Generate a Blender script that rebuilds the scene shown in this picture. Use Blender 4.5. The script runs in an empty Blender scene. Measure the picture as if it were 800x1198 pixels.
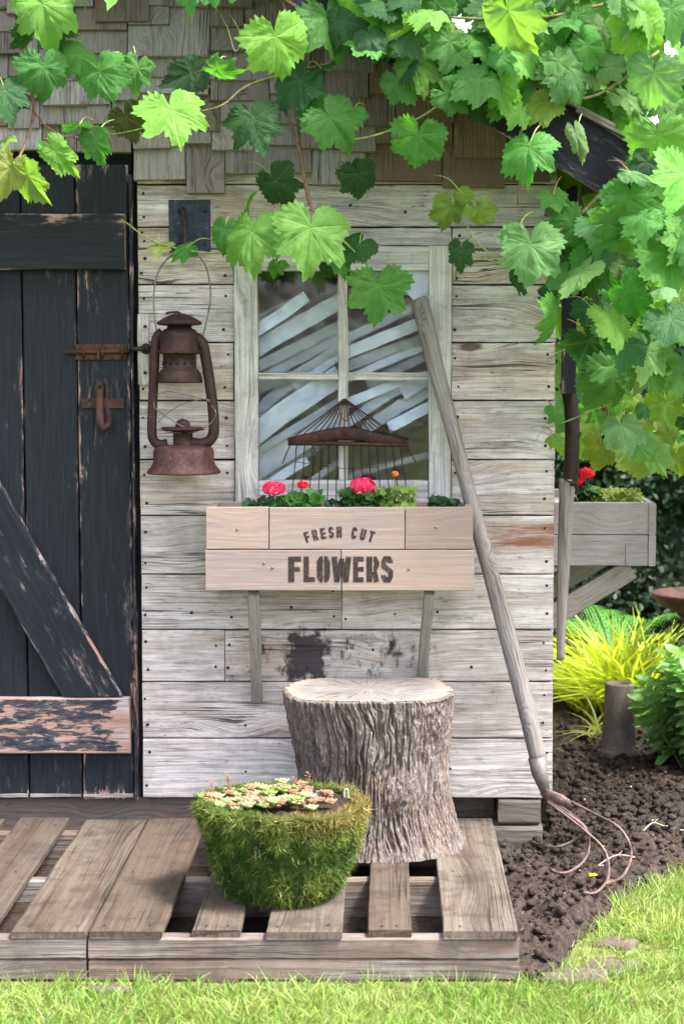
import bpy, math, random
import numpy as np
from mathutils import Vector, Matrix, Euler
random.seed(7); rng = np.random.default_rng(11)
R = math.radians
S = bpy.context.scene
COL = S.collection
# ------------------------------------------------------------------ camera
F, CX, CY, CAMY, CAMZ = 2175.0, 451.0, 599.0, -4.72, 1.2526
TH = math.atan(169.0 / F)
def W(px, py, Y=0.0):
    cx, cy = (px - CX) / F, -(py - CY) / F
    dy = math.cos(TH) + cy * math.sin(TH); dz = -math.sin(TH) + cy * math.cos(TH)
    t = (Y - CAMY) / dy
    return Vector((cx * t, Y, CAMZ + dz * t))
def X(px, Y=0.0, py=600): return W(px, py, Y).x
def Z(py, Y=0.0): return W(451, py, Y).z
def G(px, py, z=0.0):
    cx, cy = (px - CX) / F, -(py - CY) / F
    dy = math.cos(TH) + cy * math.sin(TH); dz = -math.sin(TH) + cy * math.cos(TH)
    t = (z - CAMZ) / dz
    return Vector((cx * t, CAMY + dy * t, z))
cam = bpy.data.cameras.new("camera"); co = bpy.data.objects.new("camera", cam); COL.objects.link(co)
co.location = (0, CAMY, CAMZ); co.rotation_euler = (R(90) - TH, 0, 0)
cam.sensor_fit = 'VERTICAL'; cam.sensor_height = 36; cam.lens = 36 * F / 1198
cam.shift_x = -51 / 1198; cam.clip_end = 500
cam.dof.use_dof = True; cam.dof.focus_distance = 4.6; cam.dof.aperture_fstop = 5.0
S.camera = co
# ------------------------------------------------------------------ world, light
w = bpy.data.worlds.new("World"); S.world = w; w.use_nodes = True
nt = w.node_tree; bg = nt.nodes['Background']
sky = nt.nodes.new('ShaderNodeTexSky'); sky.sky_type = 'NISHITA'; sky.sun_disc = False
SUN_EL, SUN_AZ = 58, 116     # azimuth clockwise from +Y
sky.sun_elevation = R(SUN_EL); sky.sun_rotation = R(SUN_AZ); sky.dust_density = 4.0; sky.ozone_density = 1.0; sky.air_density = 1.0
hs = nt.nodes.new('ShaderNodeHueSaturation'); hs.inputs['Saturation'].default_value = .6
nt.links.new(sky.outputs[0], hs.inputs['Color']); nt.links.new(hs.outputs[0], bg.inputs[0]); bg.inputs[1].default_value = 0.125
sl = bpy.data.lights.new("sun", 'SUN'); so = bpy.data.objects.new("sun", sl); COL.objects.link(so)
sl.energy = 2.0; sl.angle = R(11); sl.color = (1, .975, .94)
az, el = R(SUN_AZ), R(SUN_EL)
d = Vector((math.sin(az) * math.cos(el), math.cos(az) * math.cos(el), math.sin(el)))
so.rotation_euler = d.to_track_quat('Z', 'Y').to_euler(); so.location = d * 20
S.view_settings.view_transform = 'Standard'; S.view_settings.look = 'None'
S.view_settings.exposure = 2.62; S.view_settings.gamma = 1.0
# ------------------------------------------------------------------ numpy noise
_T = np.random.default_rng(5).random(65536)
def _h(i, j, k): return _T[(i * 73856093 ^ j * 19349663 ^ k * 83492791) & 65535]
def vnoise(x, y, z=0.0):
    x, y, z = np.broadcast_arrays(np.asarray(x, float), np.asarray(y, float), np.asarray(z, float))
    xi, yi, zi = (np.floor(v).astype(np.int64) for v in (x, y, z))
    fx, fy, fz = x - xi, y - yi, z - zi
    fx, fy, fz = (f * f * (3 - 2 * f) for f in (fx, fy, fz))
    r = 0
    for a in (0, 1):
        for b in (0, 1):
            for c in (0, 1):
                r = r + _h(xi + a, yi + b, zi + c) * (fx if a else 1 - fx) * (fy if b else 1 - fy) * (fz if c else 1 - fz)
    return r
def fbm(x, y, z=0.0, o=4):
    s, a, t = 0, 1.0, 0
    for i in range(o):
        s = s + a * vnoise(x * 2**i + 17 * i, y * 2**i + 5 * i, np.asarray(z) * 2**i); t += a; a *= .5
    return s / t
# ------------------------------------------------------------------ node helper
class NG:
    def __init__(s, name):
        s.m = bpy.data.materials.new(name); s.m.use_nodes = True; s.t = s.m.node_tree; s.n = s.t.nodes
        s.b = s.n['Principled BSDF']; s.out = s.n['Material Output']
    def L(s, a, b): s.t.links.new(a, b)
    def put(s, inp, v):
        if hasattr(v, 'is_output') or isinstance(v, bpy.types.NodeSocket): s.L(v, inp)
        elif isinstance(v, (tuple, list)) and len(v) == 3 and inp.type == 'RGBA': inp.default_value = (*v, 1)
        else: inp.default_value = v
    def attr(s, n, out='Vector'):
        a = s.n.new('ShaderNodeAttribute'); a.attribute_name = n; return a.outputs[out]
    def geo(s, out): return s.n.new('ShaderNodeNewGeometry').outputs[out]
    def obj(s): return s.n.new('ShaderNodeTexCoord').outputs['Object']
    def sep(s, v):
        n = s.n.new('ShaderNodeSeparateXYZ'); s.put(n.inputs[0], v); return n.outputs
    def comb(s, x, y, z):
        n = s.n.new('ShaderNodeCombineXYZ')
        for i, v in enumerate((x, y, z)): s.put(n.inputs[i], v)
        return n.outputs[0]
    def vm(s, op, a, b=None):
        n = s.n.new('ShaderNodeVectorMath'); n.operation = op; s.put(n.inputs[0], a)
        if b is not None: s.put(n.inputs[1], b)
        return n.outputs[0]
    def ma(s, op, a, b=None, c=None, clamp=False):
        n = s.n.new('ShaderNodeMath'); n.operation = op; n.use_clamp = clamp; s.put(n.inputs[0], a)
        if b is not None: s.put(n.inputs[1], b)
        if c is not None: s.put(n.inputs[2], c)
        return n.outputs[0]
    def noise(s, v, sc=1.0, det=4.0, rough=.55, dist=0.0):
        n = s.n.new('ShaderNodeTexNoise'); s.put(n.inputs['Vector'], v); n.inputs['Scale'].default_value = sc
        n.inputs['Detail'].default_value = det; n.inputs['Roughness'].default_value = rough; n.inputs['Distortion'].default_value = dist
        return n.outputs['Fac']
    def vor(s, v, sc=1.0, feat='F1'):
        n = s.n.new('ShaderNodeTexVoronoi'); n.feature = feat; s.put(n.inputs['Vector'], v); n.inputs['Scale'].default_value = sc
        return n.outputs[0]
    def ramp(s, f, *st):
        n = s.n.new('ShaderNodeValToRGB'); s.put(n.inputs[0], f); e = n.color_ramp.elements
        while len(e) < len(st): e.new(.5)
        for i, (p, c) in enumerate(st):
            if not isinstance(c, (tuple, list)): c = (c, c, c)
            e[i].position = p
        for i, (p, c) in enumerate(st):
            if not isinstance(c, (tuple, list)): c = (c, c, c)
            e[i].color = (*c, 1)
        return n.outputs[0]
    def sm(s, v, a, b, lo=0.0, hi=1.0):
        n = s.n.new('ShaderNodeMapRange'); n.interpolation_type = 'SMOOTHSTEP'; s.put(n.inputs[0], v)
        s.put(n.inputs[1], a); s.put(n.inputs[2], b); n.inputs[3].default_value = lo; n.inputs[4].default_value = hi
        return n.outputs[0]
    def mix(s, f, a, b, mode='MIX'):
        n = s.n.new('ShaderNodeMix'); n.data_type = 'RGBA'; n.blend_type = mode
        s.put(n.inputs[0], f); s.put(n.inputs[6], a); s.put(n.inputs[7], b); return n.outputs[2]
    def bump(s, h, st=.5, d=.002):
        n = s.n.new('ShaderNodeBump'); n.inputs['Strength'].default_value = st; n.inputs['Distance'].default_value = d
        s.put(n.inputs['Height'], h); s.L(n.outputs[0], s.b.inputs['Normal']); return n.outputs[0]
    def set(s, color=None, rough=None, metal=None, spec=None):
        if color is not None: s.put(s.b.inputs['Base Color'], color)
        if rough is not None: s.put(s.b.inputs['Roughness'], rough)
        if metal is not None: s.put(s.b.inputs['Metallic'], metal)
        if spec is not None: s.put(s.b.inputs['Specular IOR Level'], spec)
        return s.m

def wood(name, tints, dark=(.06, .045, .035), grain=.55, crack=.6, knots=.5, white=0.0, stain=None, bumps=.7, sc=1.0, warm=None, blotch=.5, ls=1.0, grime=0.0):
    g = NG(name); bc = g.vm('MULTIPLY', g.attr('bc'), (ls, 1.0, 1.0)); bn = g.sep(g.attr('bn'))
    warp = g.noise(g.vm('MULTIPLY', bc, (2.2 * sc, 9 * sc, 9)), 1, 3)
    kn = g.ma('ADD', g.vor(g.vm('MULTIPLY', bc, (4.6 * sc, 7.0 * sc, 0.0)), 1), g.ma('MULTIPLY', g.noise(g.vm('MULTIPLY', bc, (60, 60, 10)), 1, 3), .06))
    kmask = g.sm(kn, .09, .135, 1, 0)
    b2 = g.vm('ADD', bc, g.comb(0.0, g.ma('MULTIPLY', g.sm(kn, .03, .5, 1, 0), .032), 0.0))
    fine = g.noise(g.vm('MULTIPLY', b2, (5, 150, 150)), 1, 6, .65, .3)
    fibre = g.noise(g.vm('MULTIPLY', b2, (22, 520, 400)), 1, 3, .6)
    streak = g.noise(g.vm('MULTIPLY', b2, (1.3, 34, 26)), 1, 5, .6, .3)
    ph = g.ma('ADD', g.ma('MULTIPLY', g.sep(b2)[1], 330 * sc), g.ma('MULTIPLY', warp, 26.0))
    ring = g.ma('MULTIPLY_ADD', g.ma('SINE', ph), .5, .5)
    ring = g.ma('POWER', ring, 2.2)
    ramp_st = [(i / max(1, len(tints) - 1), t) for i, t in enumerate(tints)]
    base = g.ramp(bn[2], *ramp_st)
    blot = g.noise(g.vm('MULTIPLY', bc, (5, 14, 10)), 1, 5, .6)
    f = g.ma('ADD', g.ma('MULTIPLY', g.sm(fine, .35, .72), grain), g.ma('MULTIPLY', ring, grain * .38))
    f = g.ma('ADD', f, g.ma('MULTIPLY', g.sm(streak, .45, .75), grain * .5), clamp=True)
    c = g.mix(g.ma('MULTIPLY', f, .85), base, tuple(.45 * tints[len(tints) // 2][i] + .55 * dark[i] for i in range(3)))
    c = g.mix(g.sm(blot, .35, .75, 0, .45), c, g.mix(.5, base, (.75, .73, .70)) if white else base)
    if white: c = g.mix(g.ma('MULTIPLY', g.sm(g.noise(g.vm('MULTIPLY', bc, (9, 40, 20)), 1, 6, .7), .47, .62), white), c, (.74, .705, .70))
    if warm: c = g.mix(g.ma('MULTIPLY', g.sm(g.noise(g.vm('MULTIPLY', bc, (2.6, 11, 8)), 1, 5, .65), .48, .68), warm[1]), c, warm[0])
    c = g.mix(g.ma('MULTIPLY', g.sm(fibre, .42, .75), .38), c, dark)
    f3 = g.noise(g.vm('MULTIPLY', b2, (9, 300, 200)), 1, 4, .6); c = g.mix(g.sm(f3, .52, .68, 0, .45), c, tuple(v * 2.2 for v in dark))
    crk = g.noise(g.vm('MULTIPLY', b2, (2.6, 120, 60)), 1, 2, .5, .15)
    cm = g.sm(g.ma('ABSOLUTE', g.ma('SUBTRACT', crk, .5)), .0, .03, 1, 0)
    cm = g.ma('MULTIPLY', cm, g.sm(g.noise(g.vm('MULTIPLY', bc, (4, 12, 6)), 1, 3), .48, .62))
    c = g.mix(g.ma('MULTIPLY', cm, crack), c, dark)
    c = g.mix(g.ma('MULTIPLY', kmask, g.ma('MULTIPLY', knots, g.sm(g.noise(g.vm('MULTIPLY', bc, (1.3, 2.0, 1)), 1, 1), .40, .5))), c, (.085, .055, .042))
    c = g.mix(g.ma('MULTIPLY', g.sm(kn, .06, .16, 1, 0), g.ma('MULTIPLY', knots, .35)), c, (.20, .13, .10))
    bl = g.noise(g.vm('MULTIPLY', bc, (7, 17, 10)), 1, 7, .72)
    c = g.mix(g.sm(bl, .54, .74, 0, blotch), c, tuple(v * 1.6 for v in dark))
    bl2 = g.noise(g.vm('MULTIPLY', g.vm('ADD', bc, (5.3, 1.7, 0)), (40, 110, 50)), 1, 5, .75)
    c = g.mix(g.sm(bl2, .60, .70, 0, blotch * 1.2), c, dark)
    if grime:
        gp = g.geo('Position'); g1 = g.noise(gp, 9, 7, .68); g2 = g.noise(gp, 34, 6, .7)
        c = g.mix(g.sm(g1, .46, .64, 0, grime), c, tuple(v * 1.7 for v in dark)); c = g.mix(g.sm(g2, .55, .68, 0, grime * .8), c, tuple(v * 1.2 for v in dark))
    if stain: c = stain(g, c, bc)
    h = g.ma('ADD', g.ma('MULTIPLY', fine, -.6), g.ma('ADD', g.ma('MULTIPLY', cm, -1.3), g.ma('MULTIPLY', ring, -.35)))
    h = g.ma('ADD', h, g.ma('MULTIPLY', fibre, -.3))
    g.bump(h, bumps, .0022)
    g.set(c, .85, 0, .25); return g.m

def wall_marks(g, c, bc):
    p = g.geo('Position'); s = g.sep(p)
    # near-black patch and broken dark band on the boards under the box
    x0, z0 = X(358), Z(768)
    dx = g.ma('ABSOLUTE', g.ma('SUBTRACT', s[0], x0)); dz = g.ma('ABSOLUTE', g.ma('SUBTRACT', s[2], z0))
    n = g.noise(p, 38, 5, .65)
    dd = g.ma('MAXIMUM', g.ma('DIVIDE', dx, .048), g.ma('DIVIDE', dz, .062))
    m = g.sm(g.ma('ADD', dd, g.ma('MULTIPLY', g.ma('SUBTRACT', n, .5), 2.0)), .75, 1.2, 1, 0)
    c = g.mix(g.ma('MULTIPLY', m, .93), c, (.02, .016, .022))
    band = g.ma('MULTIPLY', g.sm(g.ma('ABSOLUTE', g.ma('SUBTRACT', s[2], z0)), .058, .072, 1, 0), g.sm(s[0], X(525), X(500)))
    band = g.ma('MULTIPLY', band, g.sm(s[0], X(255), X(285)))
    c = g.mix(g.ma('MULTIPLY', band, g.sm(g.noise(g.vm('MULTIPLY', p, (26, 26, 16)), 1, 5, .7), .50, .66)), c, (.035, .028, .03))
    # rusty reddish streak right of the box
    dz2 = g.ma('ABSOLUTE', g.ma('SUBTRACT', s[2], Z(628)))
    m2 = g.ma('MULTIPLY', g.sm(dz2, .02, .045, 1, 0), g.sm(s[0], X(545), X(600)))
    c = g.mix(g.ma('MULTIPLY', m2, g.sm(g.noise(g.vm('MULTIPLY', p, (6, 6, 60)), 1, 5, .7), .3, .6)), c, (.20, .085, .05))
    # tan streak along the top edge of lower board
    return c

M = {}
M['wall'] = wood('weathered_pale_wood', [(.42, .33, .275), (.57, .53, .53), (.44, .395, .40), (.68, .625, .615), (.36, .32, .325), (.60, .49, .43)],
                 dark=(.035, .028, .026), grain=.85, crack=1.0, knots=1.0, white=.5, stain=wall_marks, warm=((.34, .235, .17), .65), bumps=.8, blotch=.62, ls=.62, grime=.22)
M['shingle'] = wood('weathered_shingle', [(.10, .066, .048), (.25, .22, .225), (.17, .125, .10), (.36, .33, .335), (.09, .06, .045), (.23, .175, .145)],
                    dark=(.03, .024, .02), grain=.75, crack=.8, knots=0, sc=1.6, bumps=1.0)
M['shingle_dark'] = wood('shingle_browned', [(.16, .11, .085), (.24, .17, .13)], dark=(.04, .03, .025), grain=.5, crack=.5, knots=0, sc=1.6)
M['frame'] = wood('window_frame_wood', [(.44, .43, .41), (.52, .51, .49)], dark=(.07, .06, .055), grain=.85, crack=1.0, knots=0, white=.5, sc=1.6, ls=.35, grime=.3)
M['boxw'] = wood('fresh_planed_wood', [(.19, .15, .13), (.31, .245, .205), (.20, .165, .16), (.29, .235, .205)], dark=(.20, .13, .10), grain=.45, crack=.2, knots=.6, bumps=.25, warm=((.22, .175, .18), .75), blotch=.45, grime=.2, ls=.6)
M['boxgrey'] = wood('grey_box_wood', [(.235, .215, .245), (.30, .275, .30), (.26, .23, .24)], dark=(.08, .07, .07), grain=.4, crack=.4, knots=.6, bumps=.4)
M['pallet'] = wood('pallet_wood', [(.062, .038, .023), (.098, .068, .047), (.150, .122, .098), (.058, .036, .024), (.125, .086, .058)], dark=(.016, .011, .008), grain=.95, crack=1.0, knots=.7, warm=((.05, .028, .017), .7), blotch=.6, ls=.28, grime=.6)
M['palletside'] = wood('pallet_side_wood', [(.10, .068, .052), (.14, .103, .085)], dark=(.03, .022, .018), grain=.9, crack=.9, knots=.4, white=.05, ls=.5, grime=.4, warm=((.17, .10, .07), .6))
M['handle'] = wood('grey_handle_wood', [(.22, .195, .185), (.28, .255, .245)], dark=(.04, .03, .028), grain=.85, crack=.8, knots=.3, sc=2.0)
M['strut'] = wood('grey_strut_wood', [(.24, .215, .195), (.29, .27, .25)], dark=(.05, .04, .035), grain=.6, crack=.5, knots=.2, sc=1.5)
M['found'] = wood('dark_foundation_wood', [(.13, .10, .085), (.2, .17, .15)], dark=(.02, .016, .014), grain=.7, crack=.8, knots=.4, warm=((.2, .10, .07), .6))

def paint_mat(name, paint, peel_bias=0.0):
    g = NG(name); bc = g.attr('bc'); bn = g.sep(g.attr('bn')); wv = g.attr('bw')
    ws = g.sep(wv)   # distances (m) to the sides: x along edge distance, y across edge distance
    n = g.noise(g.vm('MULTIPLY', bc, (14, 60, 30)), 1, 7, .72, .4)
    n2 = g.noise(g.vm('MULTIPLY', bc, (3.0, 7, 7)), 1, 4, .6)
    edge = g.sm(ws[1], .0, .010, 1, 0)
    endm = g.sm(ws[0], .0, .05, 1, 0)
    am = g.ma('ADD', g.ma('MULTIPLY', bn[2], .55), peel_bias)
    v = g.ma('ADD', n, g.ma('MULTIPLY', g.ma('SUBTRACT', n2, .5), .75))
    v = g.ma('ADD', v, g.ma('MULTIPLY', edge, g.ma('MULTIPLY_ADD', bn[2], .20, .085)))
    v = g.ma('ADD', v, g.ma('MULTIPLY', endm, g.ma('MULTIPLY', bn[2], .30)))
    v = g.ma('ADD', v, g.ma('MULTIPLY', am, .45))
    peel = g.sm(v, .80, .83)
    thin = g.sm(v, .69, .80)
    fine = g.noise(g.vm('MULTIPLY', bc, (8, 220, 150)), 1, 5, .65)
    under = g.mix(g.sm(n2, .42, .6), (.38, .35, .345), (.32, .19, .155))
    under = g.mix(g.sm(fine, .4, .7), under, (.15, .095, .08))
    pc = g.mix(g.sm(fine, .35, .75), paint, tuple(min(1, v * 1.5 + .004) for v in paint))
    pc = g.mix(g.ma('MULTIPLY', thin, .25), pc, (.16, .14, .14))
    c = g.mix(peel, pc, under)
    g.bump(g.ma('ADD', g.ma('MULTIPLY', peel, -1.0), g.ma('MULTIPLY', fine, -.25)), .6, .0015)
    g.set(c, g.mix(peel, (.55, .55, .55), (.9, .9, .9)), 0, .14); return g.m
M['door'] = paint_mat('peeling_charcoal_paint', (.0085, .0105, .0145))
M['doorlow'] = paint_mat('heavily_peeled_paint', (.015, .017, .026), .12)
M['barge'] = paint_mat('black_barge_paint', (.010, .010, .017), .06)

def rust(name, a, b, c3, rough=.75, metal=.25):
    g = NG(name); p = g.obj()
    n = g.noise(p, 45, 7, .7); n2 = g.noise(p, 14, 5, .65)
    c = g.mix(g.sm(n, .35, .65), a, b); c = g.mix(g.sm(n2, .5, .68), c, c3)
    c = g.mix(g.sm(g.noise(p, 160, 4, .7), .62, .72), c, tuple(min(1, v * 2.6 + .06) for v in b))
    g.bump(n, .5, .0015); g.set(c, rough, metal, .3); return g.m
M['lantern'] = rust('rusty_lantern', (.026, .012, .012), (.048, .021, .020), (.018, .010, .010), .62, .3)
M['lantern_base'] = rust('rusty_lantern_base', (.055, .025, .024), (.10, .045, .04), (.038, .018, .018), .6, .3)
M['rust'] = rust('rust', (.035, .018, .014), (.08, .036, .024), (.025, .015, .013))
M['rakebar'] = rust('rake_rust', (.03, .012, .011), (.055, .022, .018), (.02, .011, .010))
M['tine'] = rust('tine_metal', (.09, .058, .05), (.16, .108, .092), (.055, .038, .034), .55, .35)
M['iron'] = rust('dark_iron', (.018, .02, .034), (.035, .042, .07), (.012, .013, .02), .55, .5)
M['blackiron'] = rust('black_iron', (.02, .015, .015), (.04, .028, .025), (.014, .012, .012), .6, .4)
M['wire'] = rust('grey_wire', (.16, .14, .13), (.22, .20, .18), (.08, .06, .05), .5, .6)
M['clay'] = rust('clay_pipe', (.105, .085, .075), (.14, .115, .10), (.085, .07, .06), .7, 0)
M['ferrule'] = rust('steel_socket', (.13, .11, .105), (.19, .17, .16), (.08, .065, .06), .55, .4)
def plain(name, c, rough=.8, metal=0):
    g = NG(name); n = g.noise(g.obj(), 40, 4); g.set(g.mix(g.sm(n, .3, .7), c, tuple(v * .7 for v in c)), rough, metal, .3); return g.m
M['black'] = plain('dark_gap', (.012, .011, .012), .95)
M['nail'] = plain('nail_heads', (.03, .026, .024), .7, .3)
M['interior'] = plain('dark_interior', (.03, .048, .075), .95)
M['slat'] = plain('whitewashed_slat', (.74, .84, 1.0), .6)  # bluish white of the window reflections, given to the added strips
M['slatgrey'] = plain('grey_slat', (.42, .47, .52), .7)
M['stone'] = rust('stone', (.07, .048, .04), (.10, .075, .06), (.055, .04, .033), .9, 0)
M['pebble'] = plain('pebble', (.42, .39, .35), .8)

def ink():
    g = NG('worn_stencil_ink'); p = g.geo('Position')
    n = g.noise(p, 260, 4, .7); n2 = g.noise(p, 45, 4, .6)
    a = g.sm(g.ma('ADD', n, g.ma('MULTIPLY', n2, .5)), .66, .88, .98, .6)
    a2 = g.ma('MULTIPLY', a, 1.0)
    g.set((.035, .025, .026), .9, 0, .1); g.put(g.b.inputs['Alpha'], a2); return g.m
M['ink'] = ink()
def glass():
    g = NG('old_window_glass'); t = g.n.new('ShaderNodeBsdfTransparent'); gl = g.n.new('ShaderNodeBsdfGlossy')
    gl.inputs['Roughness'].default_value = .04; t.inputs[0].default_value = (.97, .985, .985, 1)
    fr = g.n.new('ShaderNodeFresnel'); fr.inputs[0].default_value = 1.5
    b = g.n.new('ShaderNodeBump'); b.inputs['Strength'].default_value = .25; b.inputs['Distance'].default_value = .01
    g.put(b.inputs['Height'], g.noise(g.geo('Position'), 9, 2)); g.L(b.outputs[0], gl.inputs['Normal'])
    du = g.n.new('ShaderNodeBsdfDiffuse'); du.inputs[0].default_value = (.55, .57, .58, 1)
    mx = g.n.new('ShaderNodeMixShader'); g.L(fr.outputs[0], mx.inputs[0]); g.L(t.outputs[0], mx.inputs[1]); g.L(gl.outputs[0], mx.inputs[2])
    rf = g.n.new('ShaderNodeBsdfRefraction'); rf.inputs['Roughness'].default_value = .42; rf.inputs['IOR'].default_value = 1.12; rf.inputs[0].default_value = (.97, .985, 1, 1)
    tm = g.n.new('ShaderNodeMixShader'); tm.inputs[0].default_value = .5; g.L(t.outputs[0], tm.inputs[1]); g.L(rf.outputs[0], tm.inputs[2]); g.L(tm.outputs[0], mx.inputs[1])
    dirt = g.sm(g.noise(g.geo('Position'), 22, 6, .7), .45, .8, .01, .09)
    m2 = g.n.new('ShaderNodeMixShader'); g.put(m2.inputs[0], dirt); g.L(mx.outputs[0], m2.inputs[1]); g.L(du.outputs[0], m2.inputs[2])
    g.L(m2.outputs[0], g.out.inputs[0]); return g.m
M['glass'] = glass()

def foliage(name, trans=.45, rough=.5, var=.35, spec=.35):
    g = NG(name); c = g.attr('col', 'Color'); n = g.noise(g.geo('Position'), 70, 3)
    c = g.mix(g.sm(n, .3, .7, 0, var), c, g.mix(1.0, c, (.55, .6, .5), 'MULTIPLY'))
    g.set(c, rough, 0, spec)
    tr = g.n.new('ShaderNodeBsdfTranslucent'); g.put(tr.inputs[0], g.mix(1.0, c, (1.25, 1.15, .6), 'MULTIPLY'))
    mx = g.n.new('ShaderNodeMixShader'); mx.inputs[0].default_value = trans
    g.L(g.b.outputs[0], mx.inputs[1]); g.L(tr.outputs[0], mx.inputs[2]); g.L(mx.outputs[0], g.out.inputs[0]); return g.m
M['fol'] = foliage('plant_leaf'); M['grass'] = foliage('grass_blade', .4, .55, .2); M['moss'] = foliage('moss_strand', .15, .8, .3, .1)
M['hedge'] = foliage('hedge_leaf', .25, .55, .3)
M['petal'] = foliage('petal', .35, .5, .2)

def vine_leaf():
    g = NG('grape_leaf'); c = g.attr('col', 'Color'); lf = g.sep(g.attr('lf'))
    r = g.ma('SQRT', g.ma('ADD', g.ma('MULTIPLY', lf[0], lf[0]), g.ma('MULTIPLY', lf[1], lf[1])))
    th = g.ma('ARCTAN2', lf[0], lf[1])
    sec = g.ma('ROUND', g.ma('DIVIDE', th, R(52)))
    sec = g.ma('MINIMUM', g.ma('MAXIMUM', sec, -2.0), 2.0)
    t2 = g.ma('SUBTRACT', th, g.ma('MULTIPLY', sec, R(52)))
    al = g.ma('MULTIPLY', r, g.ma('COSINE', t2)); pe = g.ma('ABSOLUTE', g.ma('MULTIPLY', r, g.ma('SINE', t2)))
    v1 = g.sm(pe, .006, .022, 1, 0)
    q = g.ma('FRACT', g.ma('MULTIPLY', g.ma('SUBTRACT', al, g.ma('MULTIPLY', pe, .9)), 6.5))
    q = g.ma('ABSOLUTE', g.ma('SUBTRACT', q, .5))
    v2 = g.sm(q, .0, .075, .75, 0)
    ret = g.vor(g.comb(lf[0], lf[1], lf[2]), 26, 'DISTANCE_TO_EDGE')
    v3 = g.sm(ret, .0, .12, .35, 0)
    v = g.ma('MAXIMUM', v1, g.ma('MAXIMUM', v2, v3))
    mott = g.noise(g.comb(lf[0], lf[1], lf[2]), 3.5, 4)
    c1 = g.mix(g.sm(mott, .35, .7, 0, .5), c, g.mix(1.0, c, (.62, .74, .6), 'MULTIPLY'))
    c1 = g.mix(g.ma('MULTIPLY', v, .24), c1, g.mix(.5, c, (.42, .55, .22)))
    brown = g.sm(g.noise(g.comb(lf[0], lf[1], lf[2]), 7, 3), .70, .76, 0, .6)
    c1 = g.mix(brown, c1, (.20, .13, .04))
    g.bump(g.ma('ADD', g.ma('MULTIPLY', v, -1.0), g.ma('MULTIPLY', g.noise(g.comb(lf[0], lf[1], lf[2]), 9, 3), 1.3)), .6, .005)
    g.set(c1, .46, 0, .4)
    tr = g.n.new('ShaderNodeBsdfTranslucent'); g.put(tr.inputs[0], g.mix(1.0, c1, (1.3, 1.4, .55), 'MULTIPLY'))
    mx = g.n.new('ShaderNodeMixShader'); mx.inputs[0].default_value = .5
    g.L(g.b.outputs[0], mx.inputs[1]); g.L(tr.outputs[0], mx.inputs[2]); g.L(mx.outputs[0], g.out.inputs[0]); return g.m
M['vine'] = vine_leaf()
def cane():
    g = NG('vine_cane'); p = g.geo('Position'); c = g.attr('col', 'Color')
    g.bump(g.noise(p, 200, 4), .6, .002); g.set(g.mix(g.sm(g.noise(p, 90, 4), .4, .7), c, g.mix(1.0, c, (.5, .45, .4), 'MULTIPLY')), .75); return g.m
M['cane'] = cane()

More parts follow.
